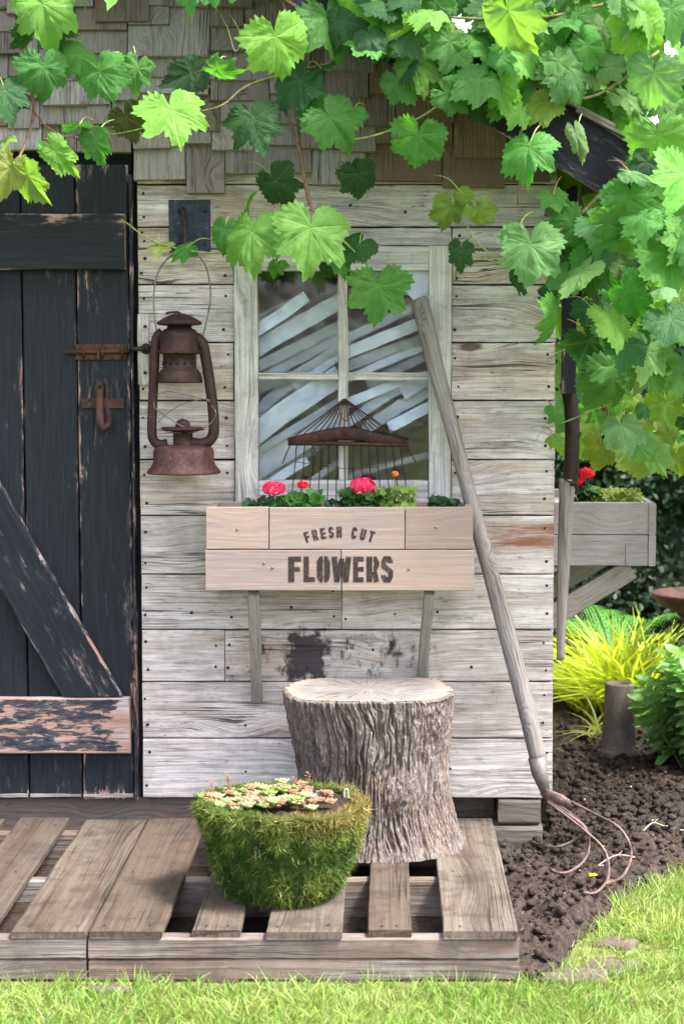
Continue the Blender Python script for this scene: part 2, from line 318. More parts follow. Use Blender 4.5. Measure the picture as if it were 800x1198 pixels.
# ------------------------------------------------------------------ mesh builder
class MB:
    def __init__(s): s.v = []; s.f = []; s.mi = []; s.bc = []; s.bn = []; s.bw = []; s.col = []; s.lf = []; s.n = 0; s.sm = []
    def add(s, v, f, mi=0, bc=None, bn=None, bw=None, col=None, lf=None, smooth=False):
        v = np.asarray(v, float).reshape(-1, 3); k = len(v)
        s.v.append(v); s.f += [tuple(i + s.n for i in q) for q in f]; s.mi += [mi] * len(f); s.sm += [smooth] * len(f)
        def fill(x, dflt):
            if x is None: return np.tile(np.asarray(dflt, float), (k, 1))
            x = np.asarray(x, float); return np.tile(x, (k, 1)) if x.ndim == 1 else x
        s.bc.append(v if bc is None else fill(bc, 0)); s.bn.append(fill(bn, (.5, .5, .5))); s.bw.append(fill(bw, (1, 1, 1)))
        s.col.append(fill(col, (.1, .3, .05))); s.lf.append(fill(lf, (0, 0, 0))); s.n += k
    def board(s, L, Wd, T, mat, seg=.05, jit=.0012, ch=.002, mi=0, rnd=None, bcw=True, ends=.002, warp=0.0, bow=0.0):
        """board: length L along local x, width Wd along y, thickness T along z (all centred); mat: Matrix"""
        n = max(1, int(L / seg)); o = np.array([random.uniform(0, 60), random.uniform(0, 60), random.uniform(0, 60)])
        rnd = random.random() if rnd is None else rnd
        a, b = Wd / 2, T / 2; c = min(ch, a * .45, b * .45)
        prof = [(-a, -b + c), (-a + c, -b), (a - c, -b), (a, -b + c), (a, b - c), (a - c, b), (0.0, b), (-a + c, b), (-a, b - c)]
        npf = len(prof); vs = []; bc = []; bn = []; bw = []
        e = [0.0]; 
        al = ar = 0.0
        for i in range(n + 1):
            x = -L / 2 + L * i / n
            al = al * .8 + random.gauss(0, jit * .32); ar = ar * .8 + random.gauss(0, jit * .32)
            jl, jr = al + random.gauss(0, jit * .16), ar + random.gauss(0, jit * .16)
            sh = min(1.0, 1.0)
            for (y, z) in prof:
                yy = y + (jl if y < 0 else jr if y > 0 else 0)
                xx = x; yy += bow * math.cos(math.pi * x / L)
                if i in (0, n): xx += random.gauss(0, jit) * .6
                vs.append((xx, yy, z + warp * math.sin(3.0 * x + o[0])))
                bc.append((x + o[0], y + o[1], z + o[2])); bn.append((i / n, y / Wd + .5, rnd)); bw.append((min(i / n, 1 - i / n) * L, a - abs(y), 0))
        fs = []
        for i in range(n):
            for j in range(npf):
                k = (j + 1) % npf
                fs.append((i * npf + j, (i + 1) * npf + j, (i + 1) * npf + k, i * npf + k))
        vs = np.array(vs); R4 = np.array(mat)
        out = vs @ R4[:3, :3].T + R4[:3, 3]
        if np.linalg.det(R4[:3, :3]) < 0: fs = [f[::-1] for f in fs]
        k0 = s.n
        s.add(out, fs, mi, bc, bn, bw)
        # end caps (own vertices so that the grain coords work)
        for i in (0, n):
            idx = list(range(i * npf, (i + 1) * npf)); ring = out[idx]
            bcr = np.array([(o[0] + j * .0, bc[q][1], bc[q][2] + 3) for j, q in enumerate(idx)])
            f = tuple(range(npf)) if i == 0 else tuple(range(npf))[::-1]
            if np.linalg.det(R4[:3, :3]) < 0: f = f[::-1]
            s.add(ring, [f], mi, bcr, np.array([bn[q] for q in idx]), np.array([bw[q] for q in idx]))
    def bx(s, x0, x1, y0, y1, z0, z1, grain='x', **k):
        """axis aligned board; grain axis is its length"""
        c = ((x0 + x1) / 2, (y0 + y1) / 2, (z0 + z1) / 2); dx, dy, dz = abs(x1 - x0), abs(y1 - y0), abs(z1 - z0)
        if grain == 'x':   # width z, thickness y
            m = Matrix(((1, 0, 0), (0, 0, -1), (0, 1, 0))).to_4x4(); m.translation = c; s.board(dx, dz, dy, m, **k)
        elif grain == 'z': # length z, width x, thickness y
            m = Matrix(((0, 1, 0), (0, 0, -1), (-1, 0, 0))).to_4x4(); m.translation = c
            s.board(dz, dx, dy, m, **k)
        elif grain == 'y': # length y, width x, thickness z
            m = Matrix(((0, -1, 0), (1, 0, 0), (0, 0, 1))).to_4x4(); m.translation = c; s.board(dy, dx, dz, m, **k)
        elif grain == 'xf': # length x, width y, thickness z
            m = Matrix.Translation(c); s.board(dx, dy, dz, m, **k)
        elif grain == 'yz': # length y, width z, thickness x
            m = Matrix(((0, 0, 1), (1, 0, 0), (0, 1, 0))).to_4x4(); m.translation = c; s.board(dy, dz, dx, m, **k)
    def tube(s, pts, rad, n=8, mi=0, col=None, caps=True, flat=1.0, wob=0.0, rnd=.5):
        P = [Vector(p) for p in pts]; m = len(P)
        rad = [rad] * m if not hasattr(rad, '__len__') else list(rad)
        T = [(P[min(i + 1, m - 1)] - P[max(i - 1, 0)]).normalized() for i in range(m)]
        up = Vector((0, 0, 1)) if abs(T[0].z) < .9 else Vector((1, 0, 0))
        N = (up - T[0] * up.dot(T[0])).normalized(); vs = []; bc = []; bn = []; L = 0; o = random.uniform(0, 50)
        for i in range(m):
            if i: L += (P[i] - P[i - 1]).length; N = (N - T[i] * N.dot(T[i])).normalized()
            B = T[i].cross(N)
            for j in range(n):
                a = 2 * math.pi * j / n; rr = rad[i] * (1 + (random.gauss(0, wob) if wob else 0))
                vs.append(P[i] + N * math.cos(a) * rr + B * math.sin(a) * rr * flat)
                bc.append((L + o, rad[i] * abs(a - math.pi) + o, math.sin(a) * rad[i])); bn.append((0, .5, rnd))
        fs = [(i * n + j, i * n + (j + 1) % n, (i + 1) * n + (j + 1) % n, (i + 1) * n + j) for i in range(m - 1) for j in range(n)]
        if caps: fs += [tuple(range(n))[::-1], tuple((m - 1) * n + j for j in range(n))]
        s.add([tuple(v) for v in vs], fs, mi, bc, bn, None, col, smooth=True)
    def lathe(s, prof, c, n=32, mi=0, ax=None, col=None, close=True):
        """prof: list of (r, z)"""
        vs = []; c = Vector(c)
        for r, z in prof:
            for j in range(n):
                a = 2 * math.pi * j / n; v = Vector((r * math.cos(a), r * math.sin(a), z))
                if ax is not None: v = ax @ v
                vs.append(tuple(c + v))
        m = len(prof)
        fs = [(i * n + j, i * n + (j + 1) % n, (i + 1) * n + (j + 1) % n, (i + 1) * n + j) for i in range(m - 1) for j in range(n)]
        if close: fs += [tuple(range(n))[::-1], tuple((m - 1) * n + j for j in range(n))]
        s.add(vs, fs, mi, col=col, smooth=True)
    def prism(s, poly, y0, y1, mi=0, **k):
        """polygon in xz extruded y0 (front) .. y1"""
        n = len(poly); vs = [(x, y0, z) for x, z in poly] + [(x, y1, z) for x, z in poly]
        fs = [tuple(range(n)), tuple(range(n, 2 * n))[::-1]] + [(i, n + i, n + (i + 1) % n, (i + 1) % n) for i in range(n)]
        a = sum(poly[i][0] * poly[(i + 1) % n][1] - poly[(i + 1) % n][0] * poly[i][1] for i in range(n))
        if a < 0: fs = [f[::-1] for f in fs]
        s.add(vs, fs, mi, **k)
    def build(s, name, mats, parent=None, **tags):
        me = bpy.data.meshes.new(name); v = np.concatenate(s.v)
        o = bpy.data.objects.new(name, me); COL.objects.link(o)
        if parent is not None:
            o.parent = parent; v = v - np.array(world_loc(parent)); tags.pop('base', None)
        elif tags.get('base'):
            b = np.array(tags.pop('base')); v = v - b; o.location = b
        me.from_pydata(v.tolist(), [], s.f)
        if not isinstance(mats, (list, tuple)): mats = [mats]
        for m in mats: me.materials.append(m)
        if len(mats) > 1: me.polygons.foreach_set('material_index', s.mi)
        me.polygons.foreach_set('use_smooth', s.sm)
        for nm, arr in (('bc', s.bc), ('bn', s.bn), ('bw', s.bw), ('lf', s.lf)):
            a = me.attributes.new(nm, 'FLOAT_VECTOR', 'POINT'); a.data.foreach_set('vector', np.concatenate(arr).ravel())
        a = me.attributes.new('col', 'FLOAT_COLOR', 'POINT'); c = np.concatenate(s.col); a.data.foreach_set('color', np.hstack([c[:, :3], np.ones((len(c), 1))]).ravel())
        me.update(); tag(o, **tags); return o
def world_loc(o):
    l = Vector((0, 0, 0))
    while o is not None: l += o.location; o = o.parent
    return l
def tag(o, label=None, category=None, group=None, kind=None, base=None):
    for k, v in (('label', label), ('category', category), ('group', group), ('kind', kind)):
        if v: o[k] = v
    return o
def thing(name, label, cat, loc=(0, 0, 0), group=None):
    o = bpy.data.objects.new(name, None); COL.objects.link(o); o.location = loc; o.empty_display_size = .05
    tag(o, label, cat, group); bpy.context.view_layer.update(); return o
def bulk(name, verts, faces, mat, parent=None, col=None, smooth=False, lf=None, **tags):
    """fast mesh from numpy arrays: faces (m,3) or (m,4)"""
    me = bpy.data.meshes.new(name); nv, (nf, k) = len(verts), faces.shape
    v = verts - np.array(world_loc(parent)) if parent is not None else verts
    me.vertices.add(nv); me.vertices.foreach_set('co', v.astype(np.float32).ravel())
    me.loops.add(nf * k); me.loops.foreach_set('vertex_index', faces.astype(np.int32).ravel())
    me.polygons.add(nf); me.polygons.foreach_set('loop_start', (np.arange(nf) * k).astype(np.int32)); me.polygons.foreach_set('loop_total', np.full(nf, k, np.int32))
    if smooth: me.polygons.foreach_set('use_smooth', np.ones(nf, bool))
    me.update(calc_edges=True); me.validate()
    if col is not None:
        a = me.attributes.new('col', 'FLOAT_COLOR', 'POINT'); a.data.foreach_set('color', np.hstack([col[:, :3], np.ones((nv, 1))]).astype(np.float32).ravel())
    if lf is not None:
        a = me.attributes.new('lf', 'FLOAT_VECTOR', 'POINT'); a.data.foreach_set('vector', lf.astype(np.float32).ravel())
    me.materials.append(mat); o = bpy.data.objects.new(name, me); COL.objects.link(o)
    if parent is not None: o.parent = parent
    tag(o, **tags); return o

# ================================================================== SHED
XL, XR, XD = X(165), X(648), X(156)
zb = Z(934)
shed = thing('garden_shed', 'small weathered grey board garden shed with shingled gable and charcoal door', 'shed', (XL, .1, 0))
EAVE_X = X(716, -.27); slope = R(31)
ridge_x = -1.15
def rake_z(x):  # underside height of the roof at x
    return Z(180, -.27) + (EAVE_X - .0 - abs(x - ridge_x) - ridge_x) * math.tan(slope)
# -- wall boards
wb = MB()
rows = [934, 864, 798, 737, 672, 603, 538, 469, 401, 333, 266, 216, 160]
def nail(x, z, y=-.0015):
    r = random.uniform(.0028, .0045)
    k = 7; vs = [(x, y - .0012, z)] + [(x + r * math.cos(2 * math.pi * i / k) * random.uniform(.8, 1.2), y, z + r * math.sin(2 * math.pi * i / k)) for i in range(k)]
    wb.add(vs, [(0, i + 1, (i + 1) % k + 1)[::-1] for i in range(k)], 1)
WX0, WX1, WT, WBt = X(276), X(527), Z(288), Z(590)
for i in range(len(rows) - 1):
    z0, z1 = Z(rows[i]), Z(rows[i + 1])
    segs = []
    py = (rows[i] + rows[i + 1]) / 2
    if 290 < py < 603:
        segs = [(XL, WX0 - .002), (WX1 + .002, XR)]
    elif rows[i] == 737: segs = [(XL, X(399)), (X(399) + .002, XR)]
    elif rows[i] == 798: segs = [(XL, X(262)), (X(262) + .0015, XR)]
    elif rows[i] == 266: segs = [(XL, X(330)), (X(330) + .002, XR)]
    else: segs = [(XL, XR)]
    subs = [(z0, z1)]
    if rows[i] in (333,): subs = [(z0, z0 + (z1 - z0) * .62), (z0 + (z1 - z0) * .62, z1)]
    if rows[i] in (469,): subs = [(z0, z1)]
    tints = {934: .55, 864: .9, 798: .25, 737: .62, 672: .3, 603: .5, 538: .75, 469: .85, 401: .4, 333: .1, 266: .55}
    for (x0, x1) in segs:
        for (a, b) in subs:
            if 290 < py < 603 and x0 < WX0 and rows[i] in (603, 469) and False: pass
            wb.bx(x0, x1 + random.uniform(-.003, .002), 0.0 + random.uniform(-.002, .002), .022, a + .0020, b - .0014, 'x', seg=.025, jit=.0009, ch=.0022,
                  rnd=min(1, max(0, tints.get(rows[i], .5) + random.uniform(-.22, .22))), warp=.0008)
            for xx in (x0 + .012, x1 - .02):
                for fz in (.25, .75): nail(xx + random.uniform(-.006, .006), a + (b - a) * fz + random.uniform(-.008, .008), -.003)
            if x1 - x0 > .5:
                for xx in (x0 + (x1 - x0) * .45, x0 + (x1 - x0) * .25, x0 + (x1 - x0) * .75):
                    nail(xx, a + (b - a) * random.uniform(.2, .8), -.003)
wb.bx(WX0, WX1, -.001, .022, WT + .0015, Z(266) - .0012, 'x', seg=.025, rnd=.45)
wb.bx(XL, WX0 - .002, -.001, .022, Z(290), Z(290) + .0001, 'x', seg=.1, rnd=.45) if False else None
wall = wb.build('wall', [M['wall'], M['nail']], shed)
# backing structure, side and rear walls
mb = MB()
D = 2.3
mb.prism([(XL - .005, zb - .0), (WX0 + .02, zb), (WX0 + .02, rake_z(WX0)), (XL - .005, rake_z(XL) - .02)], .024, .05)
mb.prism([(WX1 - .02, zb), (XR - .004, zb), (XR - .004, rake_z(XR) - .02), (WX1 - .02, rake_z(WX1) - .02)], .024, .05)
mb.prism([(WX0 + .02, zb), (WX1 - .02, zb), (WX1 - .02, WBt), (WX0 + .02, WBt)], .024, .05)
mb.prism([(WX0 + .02, WT), (WX1 - .02, WT), (WX1 - .02, rake_z(WX1) - .02), (WX0 + .02, rake_z(WX0) - .02)], .024, .05)
mb.prism([(-2.75, zb), (XL - .01, zb), (XL - .01, rake_z(XL) - .02), (ridge_x, rake_z(ridge_x) - .02), (-2.75, rake_z(-2.75) - .02)], .055, .08)
mb.prism([(-2.75, zb), (XR - .004, zb), (XR - .004, rake_z(XR) - .02), (ridge_x, rake_z(ridge_x) - .02), (-2.75, rake_z(-2.75) - .02)], D - .02, D)
mb.add([(-2.75, .05, zb + .01), (XR, .05, zb + .01), (XR, D, zb + .01), (-2.75, D, zb + .01)], [(0, 1, 2, 3)])
mb.build('inner_frame', M['interior'], shed)
for side in (0, 1):
  sb = MB(); z = zb
  while z < rake_z(XR) - .05:
    h = min(.142, rake_z(XR) - .03 - z)
    if side: sb.bx(XR - .022, XR + .002, .024, D, z + .0015, z + h - .0015, 'yz', seg=.3, rnd=random.random())
    else: sb.bx(-2.77, -2.75, .024, D, z + .0015, z + h - .0015, 'yz', seg=.5, rnd=random.random())
    z += h
  sb.build('side_wall', M['wall'], shed)
# -- shingles: (x0, x1, bottom y) from the bottom course up; top of each runs under the next
sh = MB(); sd = MB()
def shingle(px0, px1, pyb, Lpx=62, rnd=None, dark=False, lift=0.0, k=0):
    x0, x1 = X(px0) + .0012, X(px1) - .0012; z0 = Z(pyb); z1 = Z(pyb - Lpx)
    L = z1 - z0; tilt = math.atan2(.030, L)
    yb = -.012 - lift
    m = Matrix(((0, 1, 0), (0, 0, -1), (-1, 0, 0))).to_4x4()
    rot = Matrix.Rotation(-tilt, 4, 'X') @ Matrix.Rotation(random.gauss(0, .012), 4, 'Y')
    T = Matrix.Translation(((x0 + x1) / 2, yb + .010, (z0 + z1) / 2)) @ rot @ m
    (sd if dark else sh).board(L, x1 - x0, .013, T, seg=.02, jit=.0008, ch=.001, rnd=rnd)
hand = [
 # bottom course (lies over the top clapboard)
 (161, 221, 212, .55), (222, 267, 228, .3), (267, 366, 205, .7), (366, 429, 218, .6), (429, 516, 214, .1), (516, 588, 221, .35), (588, 640, 214, .2),
 # second
 (57, 160, 180, .4), (-10, 57, 178, .6), (160, 205, 176, .5), (205, 252, 170, .2), (252, 300, 178, .6), (300, 352, 172, .5), (352, 402, 176, .3), (402, 440, 180, .5), (440, 528, 170, .3), (528, 590, 186, .9),
 # third
 (-10, 18, 150, .4), (18, 55, 153, .2), (55, 137, 148, .5), (137, 190, 152, .3), (190, 236, 148, .6), (236, 262, 156, .4), (262, 330, 145, .5), (330, 400, 148, .2), (400, 462, 150, .4), (462, 530, 146, .1),
 # fourth
 (-10, 58, 118, .7), (58, 136, 125, .55), (136, 168, 120, .2), (168, 250, 112, .6), (250, 318, 120, .3), (318, 380, 112, .5), (380, 432, 116, .3), (432, 500, 112, .1),
 (-10, 20, 95, .3), (20, 84, 92, .4), (84, 158, 98, .7), (158, 210, 93, .5), (210, 258, 95, .6), (258, 320, 97, .2), (320, 380, 88, .4), (380, 440, 86, .2),
 (-10, 55, 66, .5), (55, 82, 74, .2), (82, 157, 65, .7), (157, 251, 68, .5), (251, 300, 62, .15), (300, 352, 64, .35), (352, 420, 58, .2),
 (-10, 30, 40, .3), (30, 96, 34, .6), (96, 157, 38, .4), (157, 205, 32, .2), (251, 290, 34, .3), (290, 350, 30, .2), (350, 400, 30, .15),
 (-10, 30, 14, .4), (30, 118, 12, .2), (120, 182, 28, .9), (182, 251, 10, .5), (251, 320, 4, .3), (320, 370, 0, .2)]
for i, (a, b, c, r) in enumerate(hand):
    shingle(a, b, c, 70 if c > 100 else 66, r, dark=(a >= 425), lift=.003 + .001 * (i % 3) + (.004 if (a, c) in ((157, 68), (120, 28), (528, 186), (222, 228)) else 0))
for (p0, p1, pb, rr_) in ((157, 251, 69, .62), (120, 182, 29, .85), (251, 300, 12, .35), (20, 96, 20, .2), (330, 366, 90, .15), (58, 112, 126, .6), (0, 40, 66, .05), (190, 240, 150, .95), (398, 428, 150, .1)):
    shingle(p0, p1, pb, 64, rr_, lift=.012)
for py in range(-20, -420, -32):      # courses above the frame up to the ridge, and left of it
    px = -420 + random.randint(0, 40)
    while px < 420:
        wpx = random.randint(38, 90)
        if Z(py - 60) < rake_z(X(px)) - .02 and Z(py - 60) < rake_z(X(px + wpx)) - .02: shingle(px, px + wpx, py + random.randint(-5, 5), 62)
        px += wpx
for py in range(180, -10, -32):
    px = -560 + random.randint(0, 30)
    while px < -10:
        wpx = min(random.randint(38, 90), -10 - px)
        if Z(py - 60) < rake_z(X(px)) - .02 and wpx > 10: shingle(px, px + wpx, py + random.randint(-5, 5), 62)
        px += wpx
sh.build('gable_shingles', M['shingle'], shed); sd.build('shaded_shingles', M['shingle_dark'], shed, label='browner shingles under the right roof edge')  # browner wood tints for the shingles toward the right roof edge
# -- roof: deck, covering, barge boards
rf = MB()
for sgn in (1, -1):
    xe = EAVE_X if sgn > 0 else 2 * ridge_x - EAVE_X
    L = abs(xe - ridge_x) / math.cos(slope) + .03; n = int(L / .14)
    for i in range(n):   # deck boards running front to back
        t0 = i / n
        cx = ridge_x + sgn * (t0 + .5 / n) * abs(xe - ridge_x); cz = rake_z(cx) + .015
        m = Matrix.Translation((cx, (D - .12) / 2, cz)) @ Matrix.Rotation(sgn * slope, 4, 'Y') @ Matrix(((0, -1, 0), (1, 0, 0), (0, 0, 1))).to_4x4()
        rf.board(D + .34, L / n * .985, .022, m, seg=.6, rnd=random.random())
deck = rf.build('roof', M['strut'], shed)
cv = MB()
for sgn in (1, -1):
    xe = EAVE_X if sgn > 0 else 2 * ridge_x - EAVE_X; H = abs(xe - ridge_x)
    n = int(H / .12)
    for i in range(n + 1):
        cx = ridge_x + sgn * (i / n) * (H + .01); cz = rake_z(cx) + .05 + .0
        y = -.30
        while y < D + .1:
            wy = random.uniform(.1, .2)
            m = Matrix.Translation((cx, y + wy / 2, cz)) @ Matrix.Rotation(sgn * (slope - .06), 4, 'Y')
            cv.board(.24, wy - .003, .008, m, seg=.3, rnd=random.random(), ch=.001); y += wy
cv.build('roof_shingles', M['shingle'], deck)
bg_ = MB()
for sgn in (1, -1):
    xe = EAVE_X if sgn > 0 else 2 * ridge_x - EAVE_X; H = abs(xe - ridge_x); L = H / math.cos(slope)
    mx = (xe + ridge_x) / 2; mz = rake_z(mx) - .035
    m = Matrix.Translation((mx, -.265, mz)) @ Matrix.Rotation(sgn * slope, 4, 'Y') @ Matrix(((1, 0, 0), (0, 0, -1), (0, 1, 0))).to_4x4()
    bg_.board(L, .135, .022, m, seg=.05, rnd=.45)
    if sgn > 0:
        arr = bg_.v[-3]; k9 = 9
        for arr_, sel in ((bg_.v[-3], slice(-9, None)), (bg_.v[-1], slice(0, None))):
            dn = np.array((-math.sin(slope), 0, -math.cos(slope))); ctr = arr_[sel].mean(0)
            off = ((arr_[sel] - ctr) @ dn + .0675) * math.tan(slope)
            arr_[sel] += off[:, None] * np.array((math.cos(slope), 0, -math.sin(slope)))
bg_.build('barge_board', M['barge'], shed)
for y in (-.2, .3, .8, 1.3):
        rb = MB()
        m = Matrix.Translation((EAVE_X - .11, y + .12, rake_z(EAVE_X - .11) - .03)) @ Matrix.Rotation(slope, 4, 'Y')
        rb.board(.3, .04, .08, m, seg=.2, rnd=.4); rb.build('rafter_tail', M['found'], shed)
# -- dark strip standing in for the eave shadow beside the right front corner
cp = MB(); cp.bx(X(655, .12), X(672, .12), .10, .14, Z(460, .12), Z(215, .12), 'z', seg=.08, rnd=.2); cp.build('corner_post', M['barge'], shed)
# -- foundation
fd = MB()
fd.bx(X(-250), X(530), .02, .10, Z(975), zb - .002, 'x', seg=.06, rnd=.2)
fd.bx(X(530), X(582), .10, .18, Z(968), zb - .002, 'x', rnd=.6)
fd.bx(X(584), X(634), -.004, .12, Z(964), zb - .004, 'x', seg=.02, rnd=.75, ch=.006)
fd.bx(X(500), X(636), -.02, .16, .0, Z(966), 'x', seg=.03, rnd=.95, ch=.006)
fd.bx(XR - .06, XR - .012, .2, D, .0, zb - .002, 'yz', seg=.3, rnd=.2)
fd.bx(-2.7, XL - .1, .11, .2, 0, zb - .01, 'x', seg=.3, rnd=.3)
fd.build('foundation_timber', M['found'], shed)
# ------------------------------------------------------------------ window
wn = MB()
y0f, y1f = -.016, .03
wn.bx(WX0, X(303), y0f, y1f, WBt, WT, 'z', seg=.03, rnd=.4, jit=.0008)
wn.bx(X(501), WX1, y0f, y1f, WBt, WT, 'z', seg=.03, rnd=.6, jit=.0008)
wn.bx(X(303) + .001, X(501) - .001, y0f + .003, y1f, Z(317), WT - .001, 'x', seg=.03, rnd=.3)
wn.bx(X(303) + .001, X(501) - .001, y0f + .003, y1f, WBt, Z(562), 'x', seg=.03, rnd=.5)
win = wn.build('window', M['frame'], shed)
mu = MB()
mu.bx(X(396), X(407), -.010, .022, Z(562) + .001, Z(317) - .001, 'z', seg=.03, rnd=.5, ch=.003)
mu.build('muntin', M['frame'], win)
mu = MB()
for a, b in ((303, 396), (407, 501)): mu.bx(X(a) + .001, X(b) - .001, -.008, .020, Z(445), Z(436), 'x', seg=.03, rnd=.4, ch=.003)
mu.build('muntin', M['frame'], win)
for a, b in ((303, 396), (407, 501)):
    for c, e in ((317, 436), (445, 562)):
        g = MB(); x0, x1, z0, z1 = X(a) + .001, X(b) - .001, Z(e) + .001, Z(c) - .001
        g.prism([(x0, z0), (x1, z0), (x1, z1), (x0, z1)], .010, .013); g.build('pane', M['glass'], win)
# pale slanted strips added behind the glass to stand in for reflections
sv = MB()
def strip(p, q, w0, mi=0, Y=.06):
    a = Vector((X(p[0], Y), Y, Z(p[1], Y))); b = Vector((X(q[0], Y), Y, Z(q[1], Y))); dv = b - a; L = dv.length
    ang = math.atan2(dv.z, dv.x)
    m = Matrix.Translation((a + b) / 2 + Vector((0, random.uniform(-.008, .008), 0))) @ Matrix.Rotation(-ang, 4, 'Y') @ Matrix.Rotation(random.uniform(-.5, .5), 4, 'X') @ Matrix(((1, 0, 0), (0, 0, -1), (0, 1, 0))).to_4x4()
    sv.board(L, w0 * (1.7 if mi == 0 else 1.3) / 461, .003, m, seg=.03, jit=.0022, mi=mi, ch=.0006, warp=.008, bow=random.uniform(-.003, .006))
for i, (p, q, wd, mi) in enumerate([
    ((296, 392), (360, 350), 7, 0), ((296, 412), (405, 345), 10, 0), ((296, 432), (405, 372), 8, 1), ((300, 448), (410, 383), 9, 0), ((330, 448), (410, 398), 7, 1), ((345, 452), (410, 414), 8, 0),
    ((296, 372), (345, 340), 4, 1),
    ((296, 492), (345, 452), 8, 0), ((296, 512), (400, 446), 13, 0), ((296, 532), (404, 466), 8, 1), ((296, 552), (404, 480), 17, 0), ((296, 572), (404, 505), 10, 1), ((296, 584), (360, 545), 12, 0), ((340, 580), (404, 530), 8, 1), ((296, 458), (340, 440), 9, 1),
    ((400, 398), (510, 352), 5, 0), ((400, 415), (510, 372), 12, 0), ((400, 432), (510, 386), 9, 1), ((400, 446), (510, 404), 12, 0), ((430, 452), (510, 418), 8, 1), ((480, 346), (510, 310), 26, 0),
    ((400, 475), (470, 440), 9, 0), ((400, 500), (480, 452), 9, 0), ((430, 500), (506, 455), 10, 0), ((400, 520), (470, 478), 7, 1), ((455, 500), (510, 470), 14, 0), ((470, 460), (510, 440), 18, 0), ((400, 560), (510, 530), 6, 1)]):
    strip(p, (q[0], q[1] + random.randint(-7, 7)), wd * random.uniform(.5, 1.25), mi, .030 + .03 * (i % 4))
sv.build('slats_behind_glass', [M['slat'], M['slatgrey']], win, label='pale slanted slats seen through the panes')
# ------------------------------------------------------------------ door
door = MB(); e = [X(-150), X(-93), X(-33), X(30), X(93), X(155)]
for i in range(5):
    door.bx(e[i] + .002, e[i + 1] - .002, -.004, .018, Z(934) + (0, .004, 0, .003, 0)[i], Z(193), 'z', seg=.04, jit=.0009, ch=.003, rnd=(.25, .2, .2, .15, .42)[i])
door = door.build('door', M['door'], shed)
dj = MB(); dj.prism([(XD + .001, zb - .02), (XL - .002, zb - .02), (XL - .002, Z(150)), (XD + .001, Z(150))], .028, .05); dj.build('door_gap', M['black'], shed)
dk = MB(); dk.bx(X(155.5), X(159), -.012, .05, Z(934), Z(205), 'z', seg=.04, rnd=.3, ch=.001); dk.build('door_jamb', M['barge'], shed)
ld = MB(); ld.bx(e[0], X(151), -.030, -.005, Z(316), Z(251), 'x', seg=.03, jit=.001, ch=.003, rnd=.34); ld.build('ledge', M['door'], door)
ld = MB(); ld.bx(e[0], X(151), -.030, -.005, Z(879), Z(814), 'x', seg=.03, jit=.001, ch=.003, rnd=.76); ld.build('ledge', M['doorlow'], door, label='lower ledge worn back to bare pinkish wood')
br = MB(); a = Vector((X(143), 0, Z(812))); b = Vector((X(73), 0, Z(812)))
dirv = Vector((X(143) - X(0), 0, Z(812) - Z(559))).normalized()
Lb = 1.05; nrm = Vector((-dirv.z, 0, dirv.x)); wd = abs((a - b).dot(nrm))
mid = (a + b) / 2 - dirv * (Lb / 2 - .12)
br_m = Matrix((tuple(dirv) + (0,), tuple(nrm) + (0,), (0, -1, 0, 0), (0, 0, 0, 1))).transposed(); br_m.translation = (mid.x, -.018, mid.z)
br.board(Lb, wd, .024, br_m, seg=.03, ch=.003, rnd=.5)
bro = br.build('brace', M['door'], door)
# trim the lower end of the brace flush with the ledge
for v in bro.data.vertices:
    wz = v.co.z + world_loc(bro).z
    if wz < Z(812.5):
        dz = Z(812.5) - wz; v.co.z += dz; v.co.x -= dz * dirv.x / -dirv.z if False else dz * dirv.x / abs(dirv.z)
# bottom worn strip, latch, pull
bs = MB()
for i in range(5): bs.bx(e[i] + .003, e[i + 1] - .004, -.0075, -.0045, Z(934) + .004, Z(928), 'x', seg=.02, ch=.0008, rnd=.5)
bs.build('worn_edge', M['strut'], door)
lt = MB()
lt.bx(X(92), X(151), -.010, -.0045, Z(421), Z(403), 'x', seg=.01, ch=.001)
lt.tube([W(77, 412, -.014), W(152, 411, -.014)], .0055, 8)
for px in (98, 120, 143): lt.tube([W(px, 404, -.011), W(px, 407, -.022), W(px, 415, -.022), W(px, 419, -.011)], .003, 6)
lt.tube([W(115, 411, -.016), W(115, 421, -.03)], .004, 6)
lt.build('bolt', M['rust'], door, label='rusty sliding bolt')
pu = MB()
pu.bx(X(98), X(147), -.010, -.0045, Z(478), Z(466), 'x', seg=.01, ch=.001)
pu.bx(X(126), X(130), -.009, -.0045, Z(500), Z(449), 'z', seg=.01, ch=.001)
pts = [W(117, 446, -.013), W(117, 470, -.016), W(117, 486, -.028), W(118, 497, -.040), W(121, 502, -.047), W(126, 499, -.040), W(128, 490, -.018)]
pu.tube(pts, [.0105, .0105, .0108, .0108, .0105, .009, .007], 8, flat=1.0)
pu.lathe([(0.0001, 0), (.006, 0), (.006, .004), (.0001, .006)], W(117, 451, -.024), 10, ax=Matrix.Rotation(R(90), 3, 'X'))
pu.build('pull_handle', M['rust'], door, label='rusty door pull')
kp = MB(); kp.bx(X(164), X(177), -.012, -.003, Z(450), Z(368), 'z', seg=.02, rnd=.9); kp.build('keeper_plate', M['wall'], shed)
kb = MB()
kb.tube([W(153, 408, -.016), W(171, 408, -.018)], .006, 10); kb.lathe([(.0001, 0), (.014, 0), (.013, .004), (.006, .008), (.0001, .009)], W(171, 408, -.0125), 14, ax=Matrix.Rotation(R(90), 3, 'X'))
kb.build('bolt_keeper', M['blackiron'], shed)
for py in (382, 436):
    kb = MB(); kb.lathe([(.0001, 0), (.0045, 0), (.004, .003), (.0001, .004)], W(170, py, -.0125), 10, ax=Matrix.Rotation(R(90), 3, 'X')); kb.build('screw', M['blackiron'], shed)

